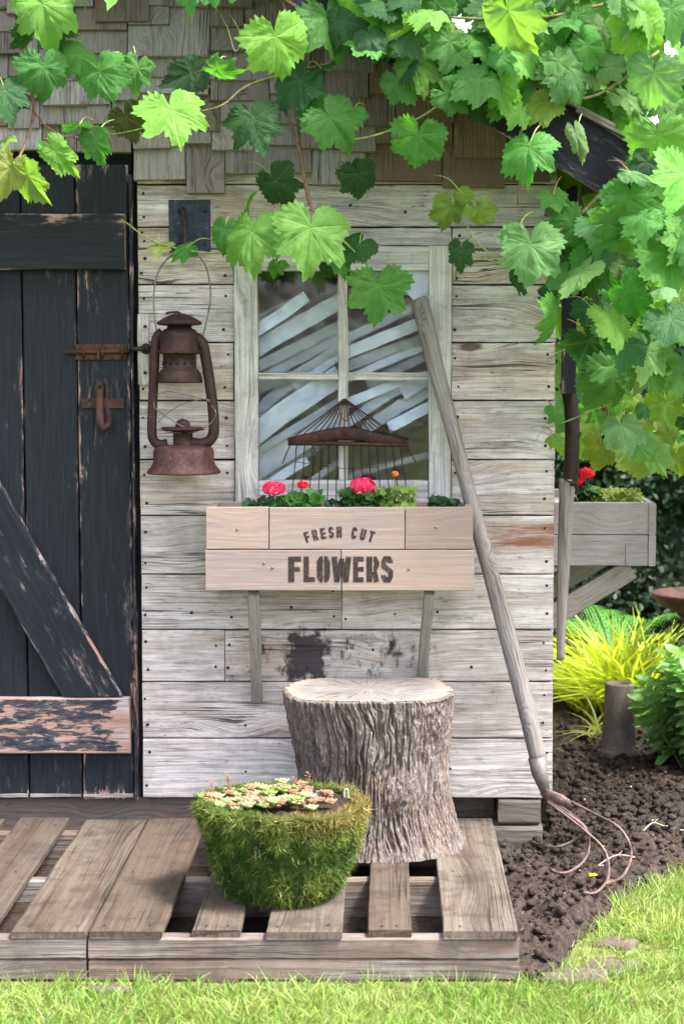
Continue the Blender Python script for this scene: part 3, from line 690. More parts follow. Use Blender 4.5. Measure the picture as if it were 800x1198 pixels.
# ================================================================== LANTERN and its hook
hk = thing('hook_plate', 'blue-black iron hook plate screwed to the wall above the lantern', 'hook', W(225, 265, -.005))
h = MB(); h.bx(X(201), X(249), -.007, -.003, Z(295), Z(234), 'z', seg=.006, jit=.0003, ch=.001); h.build('plate', M['iron'], hk)
h = MB(); hp = [W(214, 250, -.008), W(214, 246, -.018), W(215, 249, -.034), W(216, 262, -.055), W(217, 282, -.074), W(217, 292, -.088), W(217, 296, -.098), W(217, 290, -.108)]
h.tube(hp, [.009, .0085, .007, .006, .0055, .005, .0045, .003], 8); h.build('hook', M['blackiron'], hk)
for px, py in ((209, 247), (240, 247), (209, 285), (240, 285)):
    h = MB(); h.lathe([(.0001, 0), (.0045, 0), (.004, .002), (.0001, .003)], W(px, py, -.0075), 10, ax=Matrix.Rotation(R(90), 3, 'X')); h.build('screw', M['blackiron'], hk)
LY = -.10
lan = thing('oil_lantern', 'rusty brown oil lantern without its glass, hanging on the wall beside the door', 'lantern', W(214, 553, LY))
ls = (W(315, 400, LY) - W(215, 400, LY)).length / 100
def LX(px): return W(px, 450, LY)
def lc(px, py): return W(px, py, LY)
def prof(cxp, rows_):  # rows_: (radius px, y px) top to bottom -> lathe around vertical axis
    c = lc(cxp, rows_[0][1]); return [(max(r, .05) * ls, lc(cxp, y).z - c.z) for r, y in rows_][::-1], c
def lathe_px(m, cxp, rows_, n=36): p, c = prof(cxp, rows_); m.lathe(p, c, n)
m = MB()
lathe_px(m, 210, [(.1, 366.5), (6, 366.8), (12, 369), (20, 373), (26, 377), (26.5, 379), (24, 380.5), (18, 381), (.1, 380.8)])
m.tube([lc(194, 367), lc(198, 365.5), lc(208, 365), lc(212, 367)], .0028, 6)
m.build('cap', M['lantern'], lan)
m = MB()
lathe_px(m, 210, [(14, 380), (14.5, 384), (17, 385), (20, 387), (22.5, 391), (23, 396), (23, 408), (24, 410), (26.5, 411.2), (26.8, 413), (25, 414), (19.5, 414.5), (19.5, 431), (21, 432), (23, 434), (26, 441), (27, 446), (26.5, 448), (.1, 447.5)])
m.build('hood', M['lantern'], lan)
m = MB()
for k in range(14):
    a = 2 * math.pi * k / 14; c = lc(210, 425); r = 19.6 * ls
    m.lathe([(.0001, 0), (.0036, 0), (.0036, .0008), (.0001, .0008)], (c.x + r * math.sin(a), c.y - r * math.cos(a), c.z), 8, ax=Matrix.Rotation(a, 3, 'Z') @ Matrix.Rotation(R(90), 3, 'X'))
m.build('vent_hole', M['black'], lan)
def tubeside(s):
    m = MB()
    if s < 0: P = [(190, 388), (184, 394), (182, 404), (181, 425), (180, 448), (178.5, 480), (178, 505), (180, 515), (186, 520), (196, 519)]
    else: P = [(226, 394), (233, 397), (238, 404), (241, 420), (245, 445), (249, 475), (250.5, 500), (249, 510), (243, 517), (232, 519), (222, 517)]
    pts = [lc(*p) for p in P]
    # smooth
    Q = []
    for i in range(len(pts) - 1):
        p0, p1, p2, p3 = pts[max(i - 1, 0)], pts[i], pts[i + 1], pts[min(i + 2, len(pts) - 1)]
        for t in (0, .25, .5, .75):
            Q.append(.5 * ((2 * p1) + (-p0 + p2) * t + (2 * p0 - 5 * p1 + 4 * p2 - p3) * t * t + (-p0 + 3 * p1 - 3 * p2 + p3) * t ** 3))
    Q.append(pts[-1]); m.tube(Q, 5.6 * ls if s < 0 else 6.3 * ls, 12); m.build('side_tube', M['lantern'], lan)
tubeside(-1); tubeside(1)
m = MB()
lathe_px(m, 214, [(.1, 490), (5, 491), (8, 494), (9, 499), (24, 499.5), (25.5, 501), (25, 503), (14, 504.5), (11.5, 506), (11.5, 521), (14, 524), (.1, 524)]); m.build('burner', M['lantern'], lan)
m = MB(); lathe_px(m, 215, [(9, 520), (28, 521.5), (34, 524), (35.5, 528), (36, 541), (38, 545), (43, 551), (43.5, 553), (42, 554), (.1, 553)]); m.build('fuel_tank', M['lantern_base'], lan)
m = MB()
def spl(P, n=5):
    Q = []
    for i in range(len(P) - 1):
        p0, p1, p2, p3 = P[max(i - 1, 0)], P[i], P[i + 1], P[min(i + 2, len(P) - 1)]
        for k in range(n):
            t = k / n; Q.append(.5 * ((2 * p1) + (-p0 + p2) * t + (2 * p0 - 5 * p1 + 4 * p2 - p3) * t * t + (-p0 + 3 * p1 - 3 * p2 + p3) * t ** 3))
    Q.append(P[-1]); return Q
bail = [(185, 394), (181.5, 376), (180, 348), (184, 322), (193, 306), (205, 297), (217, 293), (230, 297), (241, 312), (246, 335), (246, 352), (243, 370), (237, 396)]
m.tube(spl([lc(*p) for p in bail]), .0022, 6); m.build('bail_handle', M['wire'], lan)
m = MB()
for P in ([(181, 470), (184, 478), (200, 490), (212, 497), (219, 500)], [(186, 494), (196, 484), (212, 474), (228, 469), (240, 467), (247, 470)], [(183, 462), (200, 458), (222, 463), (247, 468)], [(188, 500), (200, 505), (225, 506), (240, 500), (250, 492), (254, 482), (248, 474)]):
    m.tube(spl([lc(a, b) + Vector((0, random.uniform(-.03, -.015), 0)) for a, b in P]), .0013, 5)
m.build('globe_wire', M['wire'], lan)

# ================================================================== FLOWER BOX
BY = -.19
box = thing('window_flower_box', 'pinkish wooden flower box stencilled FRESH CUT FLOWERS, mounted below the window', 'flower box', W(398, 692, -.1))
z0, zm, z1 = Z(691.5, BY), Z(643, BY), Z(593, BY)
def fb(a, b, zz0, zz1, r):
    bxm = MB(); bxm.bx(X(a, BY) + .0008, X(b, BY) - .0008, BY, BY + .018, zz0 + .0008, zz1 - .0008, 'x', seg=.025, jit=.0006, ch=.0015, rnd=r); bxm.build('front_board', M['boxw'], box)
fb(241, 314.5, zm, z1, .4); fb(315, 473.5, zm, z1 - .001, .95); fb(474, 553.5, zm, z1, .1)
fb(240, 399, z0, zm, .75); fb(399.5, 555, z0, zm, .3)
m = MB()
m.bx(X(242, BY), X(242, BY) + .018, BY + .0185, -.024, z0, z1, 'yz', rnd=.5); m.build('end_board', M['boxw'], box)
m = MB(); m.bx(X(553, BY) - .018, X(553, BY), BY + .0185, -.024, z0, z1, 'yz', rnd=.5); m.build('end_board', M['boxw'], box)
m = MB(); m.bx(X(242, BY) + .019, X(553, BY) - .019, -.040, -.024, z0, z1, 'x', rnd=.5); m.build('back_board', M['boxw'], box)
m = MB(); m.bx(X(242, BY) + .019, X(553, BY) - .019, BY + .019, -.041, z0 + .004, z0 + .02, 'xf', rnd=.5); m.build('bottom_board', M['boxw'], box)
for px, py in ((278, 619), (510, 617), (309, 659), (319, 664), (478, 666)):
    nl = MB(); nl.lathe([(.0001, 0), (.0034, 0), (.003, .0016), (.0001, .0018)], W(px, py, BY - .0003), 8, ax=Matrix.Rotation(R(90), 3, 'X')); nl.build('screw', M['wire'], box)
for (pa, pb, pc_, pd, w_) in ((297, 693, 301, 818, 13), (502, 692, 493, 794, 12)):
    m = MB(); p = W(pa, pb, BY + .03); q = W(pc_, pd, -.012); dv = q - p; L = dv.length; xa = dv.normalized(); ya = Vector((1, 0, 0)); ya = (ya - xa * ya.dot(xa)).normalized(); za = xa.cross(ya)
    mm = Matrix((tuple(xa) + (0,), tuple(ya) + (0,), tuple(za) + (0,), (0, 0, 0, 1))).transposed(); mm.translation = (p + q) / 2
    m.board(L, w_ / 470, .03, mm, seg=.03, rnd=.5); m.build('bracket', M['strut'], box)
m = MB(); sz = z1 - .018
n = 40; xs = np.linspace(X(244, BY) + .015, X(551, BY) - .015, n); ys = np.linspace(BY + .019, -.041, 8)
vs = [(x, y, sz + .01 * float(vnoise(x * 60, y * 60))) for y in ys for x in xs]
m.add(vs, [(j * n + i, j * n + i + 1, (j + 1) * n + i + 1, (j + 1) * n + i) for j in range(7) for i in range(n - 1)])
boxsoil = m
# lettering -----------------------------------------------------------------
def stroke(pts, w_, closed=False):
    """polyline -> quads list [(4 pts)] with mitred joints"""
    P = [Vector((p[0], p[1])) for p in pts]; n = len(P); out = []; Lf = []; Rt = []
    for i in range(n):
        if closed: a, b = P[i - 1], P[(i + 1) % n]; d1 = (P[i] - a).normalized(); d2 = (b - P[i]).normalized()
        else:
            d1 = (P[i] - P[i - 1]).normalized() if i else (P[1] - P[0]).normalized(); d2 = (P[i + 1] - P[i]).normalized() if i < n - 1 else d1
        t = (d1 + d2).normalized(); nn = Vector((-t.y, t.x)); k = w_ / 2 / max(.5, nn.dot(Vector((-d1.y, d1.x)))); Lf.append(P[i] + nn * k); Rt.append(P[i] - nn * k)
    for i in range(n if closed else n - 1): j = (i + 1) % n; out.append((Lf[i], Lf[j], Rt[j], Rt[i]))
    return out
def glyph(ch, w_=.24, gw=.56):
    """unit height letters, condensed"""
    a = w_ / 2; r = gw - a; o = []
    def rnd_(x0, y0, x1, y1, c=.1): return [(x0 + c, y0), (x1 - c, y0), (x1, y0 + c), (x1, y1 - c), (x1 - c, y1), (x0 + c, y1), (x0, y1 - c), (x0, y0 + c)]
    g_ = w_ * .2
    if ch == 'F': o += stroke([(a, 0), (a, 1)], w_) + stroke([(w_ + g_ * .0, 1 - a * .8), (gw - .03, 1 - a * .8)], w_ * .8) + stroke([(w_, .5), (gw - .08, .5)], w_ * .75)
    if ch == 'L': o += stroke([(a, 0), (a, 1)], w_) + stroke([(w_, a * .8), (gw - .03, a * .8)], w_ * .8)
    if ch == 'E': o += stroke([(a, 0), (a, 1)], w_) + sum((stroke([(w_, y), (gw - .03, y)], w_ * .78) for y in (a * .8, .5, 1 - a * .8)), [])
    if ch == 'O':
        m_ = gw / 2
        o += stroke([(m_ - g_ / 2, a * .85), (a + .07, a * .9), (a, a + .1), (a, 1 - a - .1), (a + .07, 1 - a * .9), (m_ - g_ / 2, 1 - a * .85)], w_)
        o += stroke([(m_ + g_ / 2, a * .85), (r - .07, a * .9), (r, a + .1), (r, 1 - a - .1), (r - .07, 1 - a * .9), (m_ + g_ / 2, 1 - a * .85)], w_)
    if ch == 'W':
        gw2 = gw * 1.42; o += stroke([(a * .9, 1), (gw2 * .28, 0)], w_ * .88) + stroke([(gw2 * .30, 0.0), (gw2 * .5, .92)], w_ * .7) + stroke([(gw2 * .52, .92), (gw2 * .70, 0.0)], w_ * .7) + stroke([(gw2 * .72, 0), (gw2 - a * .9, 1)], w_ * .88)
    if ch == 'R': o += stroke([(a, 0), (a, 1)], w_) + stroke([(w_ + g_, 1 - a * .8), (r - .07, 1 - a * .8), (r, 1 - a - .1), (r, .5 + a * .8 + .06), (r - .07, .5 + a * .3), (w_ + g_, .5 + a * .3)], w_ * .85) + stroke([(r - .10, .42), (r + .0, 0)], w_ * .9)
    if ch == 'S': o += stroke([(a, .28), (a, a + .08), (a + .07, a * .8), (gw / 2, a * .8), (r - .07, a * .8), (r, a + .1), (r, .40), (a, .62), (a, 1 - a - .1), (a + .07, 1 - a * .8), (r - .07, 1 - a * .8), (r, 1 - a - .08), (r, .74)], w_ * .9)
    if ch == 'H': o += stroke([(a, 0), (a, 1)], w_) + stroke([(r, 0), (r, 1)], w_) + stroke([(w_, .5), (gw - w_, .5)], w_ * .8)
    if ch == 'C': o += stroke([(r, .3), (r, a + .1), (r - .07, a * .85), (a + .07, a * .85), (a, a + .1), (a, 1 - a - .1), (a + .07, 1 - a * .85), (r - .07, 1 - a * .85), (r, 1 - a - .1), (r, .7)], w_)
    if ch == 'U': o += stroke([(a, 1), (a, a + .1), (a + .07, a * .85), (r - .07, a * .85), (r, a + .1), (r, 1)], w_)
    if ch == 'T': o += stroke([(gw / 2, 0), (gw / 2, 1 - w_ * .8)], w_) + stroke([(0, 1 - a * .8), (gw, 1 - a * .8)], w_ * .8)
    return o
def put_text(mb, items):
    lay = 0
    for ch, cx, cz, H, wid, rot, w_, gw in items:   # cx,cz world bottom-left
        qs = glyph(ch, w_, gw); c, s_ = math.cos(rot), math.sin(rot); wu = gw * (1.42 if ch == 'W' else 1); sx = wid / wu
        for q in qs:
            pts = [(cx + (p.x * sx * c - p.y * H * s_), cz + (p.x * sx * s_ + p.y * H * c)) for p in q]
            y = BY - .0009 - .00006 * (lay % 7); lay += 1
            mb.add([(x, y, z) for x, z in pts], [(0, 1, 2, 3)])
            aa = mb.v[-1]; nn = np.cross(aa[1] - aa[0], aa[2] - aa[0])
            if nn[1] > 0: mb.f[-1] = mb.f[-1][::-1]
lt = MB(); items = []
for ch, a, b in (('F', 337, 353), ('L', 355, 369), ('O', 370.5, 386), ('W', 387.5, 411), ('E', 413, 426), ('R', 428.5, 444), ('S', 445.5, 460)):
    items.append((ch, X(a, BY), Z(681, BY), Z(651, BY) - Z(681, BY), X(b, BY) - X(a, BY), 0, .25, .56))
put_text(lt, items); lt.build('flowers_lettering', M['ink'], box)
lt = MB(); items = []
R_ = 118; ccx, ccy = 398, 622 + R_   # arc centre (px)
ang = [-18.0, -13.6, -9.2, -4.9, -.6, 7.6, 12.4, 17.0]
for ch, dg in zip('FRESHCUT', ang):
    th = R(dg); bx_, by_ = ccx + R_ * math.sin(th), ccy - (R_ - 7) * math.cos(th); wpx = 6.2
    p = W(bx_, by_, BY); wid = wpx / 478; off = Vector((math.cos(-th), math.sin(-th))) * (wid / 2)
    items.append((ch, p.x - off.x, p.z - off.y, 13 / 478, wid, -th, .27, .62))
put_text(lt, items[:5]); lt.build('fresh_lettering', M['ink'], box)
lt = MB(); put_text(lt, items[5:]); lt.build('cut_lettering', M['ink'], box)

# ================================================================== RAKE HEAD
RY = -.035
rk = thing('fan_rake_head', 'rusty fan rake head with thin wire tines, standing against the window', 'rake head', W(404, 590, RY))
m = MB()
bar = [(337, 517), (350, 515), (370, 511), (388, 508), (403, 507), (418, 508), (438, 512), (460, 516), (477, 519)]
m.tube([W(a, b, RY - .006) + Vector((0, -.006 * math.cos((a - 405) / 50), 0)) for a, b in bar], [.010, .0125, .014, .016, .0175, .016, .014, .0125, .010], 8, flat=.35)
m.tube([W(337, 519, RY - .01), W(403, 519, RY - .018), W(477, 521, RY - .01)], .005, 6)
m.lathe([(.0001, 0), (.005, 0), (.004, .003), (.0001, .004)], W(404, 507, RY - .018), 10, ax=Matrix.Rotation(R(90), 3, 'X'))
m.build('cross_bar', M['rakebar'], rk)
nt_ = 16
for i in range(nt_):
    u = i / (nt_ - 1); xb = 341 + (473 - 341) * u; xe = 330 + (488 - 330) * u
    if i == 0: P = [(403, 467), (372, 490), (344, 512), (338, 524), (330, 543)]
    elif i == nt_ - 1: P = [(403, 467), (436, 490), (470, 513), (478, 526), (486, 541)]
    else: P = [(403 + (u - .5) * 4, 467), (403 + (xb - 403) * .5, 490), (xb, 515), (xb + (xe - xb) * .5, 545), (xe, 583 + 5 * random.random())]
    m = MB(); m.tube(spl([W(a, b, RY - (.012 if j == 2 else .004 if j < 2 else .008)) for j, (a, b) in enumerate(P)], 4), .0015, 5); m.build('tine', M['rakebar'], rk)
m = MB(); m.tube([W(345, 540, RY - .012), W(400, 548, RY - .014), W(440, 547, RY - .013), W(483, 532, RY - .012)], .0008, 4)
m.tube(spl([W(*p, RY - .012) for p in ((403, 466), (397, 476), (400, 489), (407, 492), (412, 484), (409, 473), (403, 466))]), .0011, 5); m.build('tie_wire', M['rust'], rk)

# ================================================================== CULTIVATOR
cu = thing('long_handled_cultivator', 'old four-tined garden cultivator, grey wooden handle leaning on the window frame', 'garden tool', G(640, 960, .05))
m = MB()
hp = [(489, 349, -.045, 9), (492, 357, -.046, 10.5), (499, 385, -.05, 10.5), (508, 425, -.056, 10), (523, 480, -.066, 9), (540, 545, -.078, 8.5), (557, 610, -.09, 9), (573, 668, -.10, 9.5), (590, 730, -.112, 10.5), (603, 780, -.12, 10.5), (617, 835, -.128, 10.5), (629, 888, -.136, 10)]
Q = spl([W(a, b, y) for a, b, y, r in hp], 5); rr = np.interp(np.linspace(0, 11, len(Q)), range(12), [r / 470 for *_, r in hp])
rr[0] *= .55; rr[1] *= .92; m.tube(Q, list(rr), 14, wob=.012, rnd=.6); m.build('handle', M['handle'], cu)
m = MB(); m.tube([W(628, 886, -.136), W(631, 905, -.14), W(638, 928, -.145)], [.0235, .020, .011], 14); m.build('socket', M['ferrule'], cu)
m = MB(); m.tube([W(634, 925, -.145), W(641, 931, -.16), W(655, 937, -.18), W(668, 944, -.19)], [.012, .017, .019, .012], 10, flat=.5); m.build('head', M['tine'], cu)
TN = [  # each: points (px,py,Y)
 [(640, 934, -.165), (655, 943, -.185), (671, 955, -.20), (683, 966, -.215), (685, 974, -.20), (672, 983, -.17), (650, 991, -.14), (632, 988, -.12), (619, 985, -.11)],
 [(643, 937, -.17), (660, 950, -.20), (677, 962, -.225), (687, 975, -.24), (688, 995, -.25), (680, 1010, -.24), (665, 1020, -.215), (652, 1021, -.19), (643, 1017, -.175)],
 [(640, 938, -.175), (660, 953, -.22), (685, 973, -.26), (704, 991, -.29), (711, 1008, -.305), (711, 1026, -.31), (704, 1038, -.30), (694, 1045, -.28), (681, 1045, -.27)],
 [(651, 930, -.16), (668, 938, -.19), (695, 952, -.235), (721, 966, -.265), (734, 983, -.285), (738, 1000, -.295), (733, 1017, -.295), (724, 1028, -.285), (708, 1034, -.27)]]
def onsoil(px, py, Y):
    p = W(px, py, Y); return G(px, py, .064) if p.z < .064 else p
for P in TN:
    m = MB(); Q = spl([onsoil(*p) for p in P], 5); n = len(Q); rr = [.0036 if i < n * .8 else .0036 - .0012 * (i - n * .8) / (n * .2) for i in range(n)]
    m.tube(Q, rr, 8); 
    m.tube([Q[-4], Q[-2], Q[-1]], [.005, .0062, .003], 8, flat=.5)
    m.build('tine', M['tine'], cu)

# ================================================================== LEANING POLE at the corner
lp = thing('leaning_tool_handle', 'grey tapering wooden pole with a dark iron sleeve, leaning at the shed corner', 'tool handle', G(655, 900, .03) * 1)
PY = .16
m = MB(); m.tube(spl([W(663, 560, PY), W(660, 640, PY + .01), W(657, 710, PY + .02), W(655, 772, PY + .03)], 6), list(np.interp(np.linspace(0, 1, 19), [0, 1], [9.5 / 445, 4.5 / 445])), 12, wob=.015); m.build('pole', M['strut'], lp)
m = MB(); m.tube(spl([W(662, 446, PY), W(663, 452, PY), W(667, 470, PY), W(669, 500, PY), W(668, 540, PY), W(666, 568, PY)], 5), [.006, .012, .017, .019] + [.0195] * 22, 12); m.build('iron_sleeve', M['blackiron'], lp)
m = MB(); m.tube(spl([W(674, 540, PY), W(676, 556, PY - .02), W(672, 566, PY - .022), W(660, 560, PY - .022)], 4), .002, 5); m.build('wire_tie', M['blackiron'], lp)
# ================================================================== PALLETS
PZ = .105
def mk_pallet(name, label, x0, x1, boards, rnds):
    p = thing(name, label, 'pallet', ((x0 + x1) / 2, -.55, 0), 'wooden pallets used as the doorstep')
    zt = PZ - .014
    for y, h in ((-.995, .0), (-.56, .0), (-.13, .0)):
        m = MB(); 
        if y < -.9:
            m.bx(x0, x1, y - .012, y + .03, .048, zt, 'x', seg=.02, jit=.0011, ch=.003, rnd=random.random()); m.bx(x0 + .001, x1 + .001, y - .010, y + .03, .002, .0465, 'x', seg=.02, jit=.0014, ch=.004, rnd=random.random())
        else: m.bx(x0 + .002, x1 - .002, y - .02, y + .02, .004, zt, 'x', seg=.03, jit=.0012, ch=.003, rnd=random.random())
        m.build('stringer', M['palletside'], p)
    for (a, b, y0, y1), r in zip(boards, rnds):
        m = MB(); m.bx(a, b, y0, y1, PZ - .0138, PZ + random.uniform(0, .003), 'y', seg=.025, jit=.0011, ch=.0022, rnd=r, warp=.001); 
        for ny_ in (-.975, -.56, -.13):
            for nx_ in (a + .03, b - .03):
                if y0 < ny_ < y1:
                    qx, qy, rr_ = nx_ + random.uniform(-.008, .008), ny_ + random.uniform(-.006, .006), .0036
                    m.add([(qx + rr_ * math.cos(t * .785), qy + rr_ * math.sin(t * .785), PZ + .0042) for t in range(8)], [tuple(range(8))], 1)
        m.build('deck_board', [M['pallet'], M['nail']], p)
    return p
mk_pallet('wooden_pallet', 'weathered wooden pallet on the left, in front of the door', -1.52, -.611,
    [(-.764, -.609, -1.008, -.06), (-.93, -.805, -1.005, -.05), (-1.08, -.97, -1.01, -.06), (-1.25, -1.12, -1.0, -.06), (-1.45, -1.30, -1.0, -.05)], [.35, .7, .2, .5, .6])
mk_pallet('wooden_pallet', 'browner wooden pallet carrying the moss planter and the tree stump', -.606, .272,
    [(-.603, -.455, -1.010, -.05), (-.394, -.297, -1.0, -.10), (-.243, -.089, -1.012, -.06), (-.036, .053, -1.0, -.06), (.118, .270, -1.012, -.055)], [.12, .3, .6, .8, .45])

# ================================================================== STUMP
SC = Vector((X(431, -.27, 806), -.27, PZ + .0015)); SH = Z(806, -.27) - SC.z
st = thing('tree_stump', 'grey tree stump with furrowed bark and a pale sawn top', 'stump', SC)
nth, nz = 1100, 230
th = np.linspace(0, 2 * np.pi, nth, endpoint=False)[None, :]; u = np.linspace(0, 1, nz)[:, None]
zz = u * SH
r = .196 - .012 * np.sin(u * np.pi) + .016 * np.exp(-u * 6) + .006 + 0 * th
# flare of roots at lower right, waist at mid left
r = r + .022 * np.exp(-u * 3.5) * np.clip(np.cos(th - R(-25)), 0, 1) ** 2 - .006 * np.exp(-((u - .35) / .3) ** 2) - .018 * np.exp(-((u - .45) / .3) ** 2) * np.clip(np.cos(th - R(180)), 0, 1)
r = r + .010 * (fbm(np.cos(th) * 1.7, np.sin(th) * 1.7, u * 1.5, 3) - .5) * 2
# bark ridges: warped vertical noise
cxn, cyn = np.cos(th), np.sin(th)
wx = (fbm(cxn * 3, cyn * 3, u * 3.0, 3) - .5) * .55
tt = th + wx * .38 + .06 * np.sin(u * 5 + 1)
n1 = fbm(np.cos(tt) * 12, np.sin(tt) * 12, u * 1.9, 3); n2_ = fbm(np.cos(tt) * 27 + 9, np.sin(tt) * 27, u * 4.5, 2)
d1 = np.clip(np.abs(2 * n1 - 1) / .20, 0, 1) ** .7; d2 = np.clip(np.abs(2 * n2_ - 1) / .26, 0, 1) ** .8
fine = fbm(np.cos(tt) * 60, np.sin(tt) * 60, u * 26, 3)
hgt = d1 * .6 + d2 * .4
# burls
for (ba, bu, bs, bh) in ((-1.15, .42, .10, .022), (-.62, .86, .16, .014), (-2.25, .64, .12, .008)):
    dth = np.angle(np.exp(1j * (th - ba))); dd = (dth * .2 / bs / .6) ** 2 + ((u - bu) * SH / bs / .6) ** 2
    r = r + bh * np.exp(-dd * 1.6); sw = np.exp(-dd * 1.1)
    fine = fine * (1 + .0 * sw); hgt = hgt * (1 - .75 * sw) + .75 * sw * fbm(np.cos(th) * 26, np.sin(th) * 26, u * 24, 3)
r = r + (hgt - .6) * .019 * np.clip(.45 + u * 3, 0, 1) + (fine - .5) * .008
r[-2:] -= .004; r[-1:] -= .003
vx = r * np.cos(th) * 1.0; vy = r * np.sin(th) * .97; vz = zz + 0 * th + (.004 * np.sin(th * 3)) * (u > .98)
V = np.stack([vx, vy, vz], -1).reshape(-1, 3) + np.array(SC)
I = np.arange(nz - 1)[:, None] * nth; J = np.arange(nth)[None, :]; J2 = (J + 1) % nth
Fq = np.stack([I + J, I + J2, I + nth + J2, I + nth + J], -1).reshape(-1, 4)
def bark():
    g = NG('furrowed_bark'); hh = g.sep(g.attr('lf'))
    p = g.obj(); n = g.noise(g.vm('MULTIPLY', p, (1, 1, .25)), 60, 6, .7); n2 = g.noise(p, 9, 4)
    c = g.mix(g.sm(n, .3, .7), (.085, .066, .06), (.20, .165, .155)); c = g.mix(g.sm(hh[0], .1, .7, .8, 0), c, (.05, .032, .025))
    c = g.mix(g.sm(n2, .45, .65, 0, .55), c, (.17, .12, .09))
    v1 = g.noise(g.vm('MULTIPLY', p, (1, 1, .10)), 210, 4, .7); c = g.mix(g.sm(v1, .50, .62, 0, .75), c, (.05, .036, .03))
    c = g.mix(g.sm(g.noise(p, 130, 4, .7), .58, .7, 0, .5), c, (.45, .40, .37)); g.bump(g.ma('ADD', n, g.ma('MULTIPLY', v1, -1.2)), .9, .005); g.set(c, .9, 0, .2); return g.m
M['bark'] = bark()
def cut():
    g = NG('sawn_top'); p = g.sep(g.attr('lf')); v = g.comb(p[0], p[1], 0.0)
    rr = g.ma('SQRT', g.ma('ADD', g.ma('MULTIPLY', p[0], p[0]), g.ma('MULTIPLY', p[1], p[1])))
    rr = g.ma('ADD', rr, g.ma('MULTIPLY', g.noise(v, 9, 3), .02))
    ring = g.ma('MULTIPLY_ADD', g.ma('SINE', g.ma('MULTIPLY', rr, 900)), .5, .5)
    th_ = g.ma('ARCTAN2', p[1], p[0]); rad = g.noise(g.comb(g.ma('MULTIPLY', th_, 14), g.ma('MULTIPLY', rr, 6), 0.0), 1, 4, .6)
    c = g.mix(g.ma('MULTIPLY', ring, .6), (.17, .155, .148), (.085, .07, .062)); c = g.mix(g.sm(g.noise(v, 55, 6, .7), .5, .7, 0, .6), c, (.17, .14, .125)); c = g.mix(g.sm(rad, .56, .60, 0, .9), c, (.03, .022, .018))
    c = g.mix(g.sm(g.noise(v, 20, 5, .7), .5, .68, 0, .6), c, (.21, .20, .195)); c = g.mix(g.sm(rr, .165, .195, 0, .6), c, (.26, .20, .15))
    g.bump(g.ma('ADD', g.ma('MULTIPLY', rad, -1), g.ma('MULTIPLY', ring, .3)), .5, .002); g.set(c, .88, 0, .2); return g.m
M['cut'] = cut()
LFh = np.stack([hgt + 0 * r, fine + 0 * r, 0 * r], -1).reshape(-1, 3)
bulk('bark', V, Fq, M['bark'], st, lf=LFh, smooth=True)
# top
nr = 26; fr = np.linspace(0, 1, nr)[:, None]; rt = r[-1][None, :] * fr
tx, ty = rt * np.cos(th), rt * np.sin(th) * .97
tz = SH + .004 * np.sin(th * 3) * fr ** 4 + .003 * (fbm(tx * 30 + 9, ty * 30, 0, 3) - .5) + 0.0005
V = np.stack([tx, ty, tz + 0 * tx], -1).reshape(-1, 3)
I = np.arange(nr - 1)[:, None] * nth
Fq = np.stack([I + J, I + nth + J, I + nth + J2, I + J2], -1).reshape(-1, 4)
bulk('sawn_top', V + np.array(SC), Fq, M['cut'], st, lf=V, smooth=True)

# ================================================================== generic strand/blade/leaf generators
def blades(P, Dr, L, Wd, bend, col, nseg=3):
    """P (n,3) roots, Dr (n,3) unit direction, bend (n,3) displacement at tip; returns verts, quads, cols"""
    n = len(P); t = np.linspace(0, 1, nseg + 1)
    side = np.cross(Dr, rng.normal(size=(n, 3))); side /= np.linalg.norm(side, axis=1, keepdims=True) + 1e-9
    vs = []; cs = []
    for k in t:
        c = P + Dr * (L[:, None] * k) + bend * (k * k)
        w_ = (Wd * (1 - k ** 1.6) * .5 + Wd * .04)[:, None]
        vs += [c - side * w_, c + side * w_]; cc = col * (1 + .25 * k); cs += [cc, cc]
    V = np.stack(vs, 1).reshape(-1, 3); C = np.stack(cs, 1).reshape(-1, 3)
    b = (np.arange(n) * 2 * (nseg + 1))[:, None]; q = np.array([[2 * k, 2 * k + 1, 2 * k + 3, 2 * k + 2] for k in range(nseg)]).ravel()[None, :]
    return V, (b + q).reshape(-1, 4), C
def leafquads(P, N, T, L, Wd, col, fold=.15):
    """simple pointed leaves: 6 verts, 4 tris as 2 quads each half; N normal, T tip direction"""
    B = np.cross(N, T); B /= np.linalg.norm(B, axis=1, keepdims=True) + 1e-9
    L = L[:, None]; Wd = Wd[:, None]
    a = P; m = P + T * L * .5 - N * L * fold * .3; e = P + T * L - N * L * fold
    l1 = P + T * L * .32 - B * Wd * .5 + N * Wd * fold; r1 = P + T * L * .32 + B * Wd * .5 + N * Wd * fold
    l2 = P + T * L * .72 - B * Wd * .36 + N * Wd * fold * .4 - N * L * fold * .4; r2 = P + T * L * .72 + B * Wd * .36 + N * Wd * fold * .4 - N * L * fold * .4
    V = np.stack([a, l1, l2, e, r2, r1, m], 1).reshape(-1, 3); n = len(P)
    b = (np.arange(n) * 7)[:, None]; q = np.array([[0, 6, 2, 1], [0, 5, 4, 6], [6, 4, 3, 2]]).ravel()[None, :]
    return V, (b + q).reshape(-1, 4), np.repeat(col, 7, 0)
def unit(v): return v / (np.linalg.norm(v, axis=-1, keepdims=True) + 1e-9)
def cat(lst):
    V = []; Fc = []; C = []; o = 0
    for v, f, c in lst: V.append(v); Fc.append(f + o); C.append(c); o += len(v)
    return np.concatenate(V), np.concatenate(Fc), np.concatenate(C)

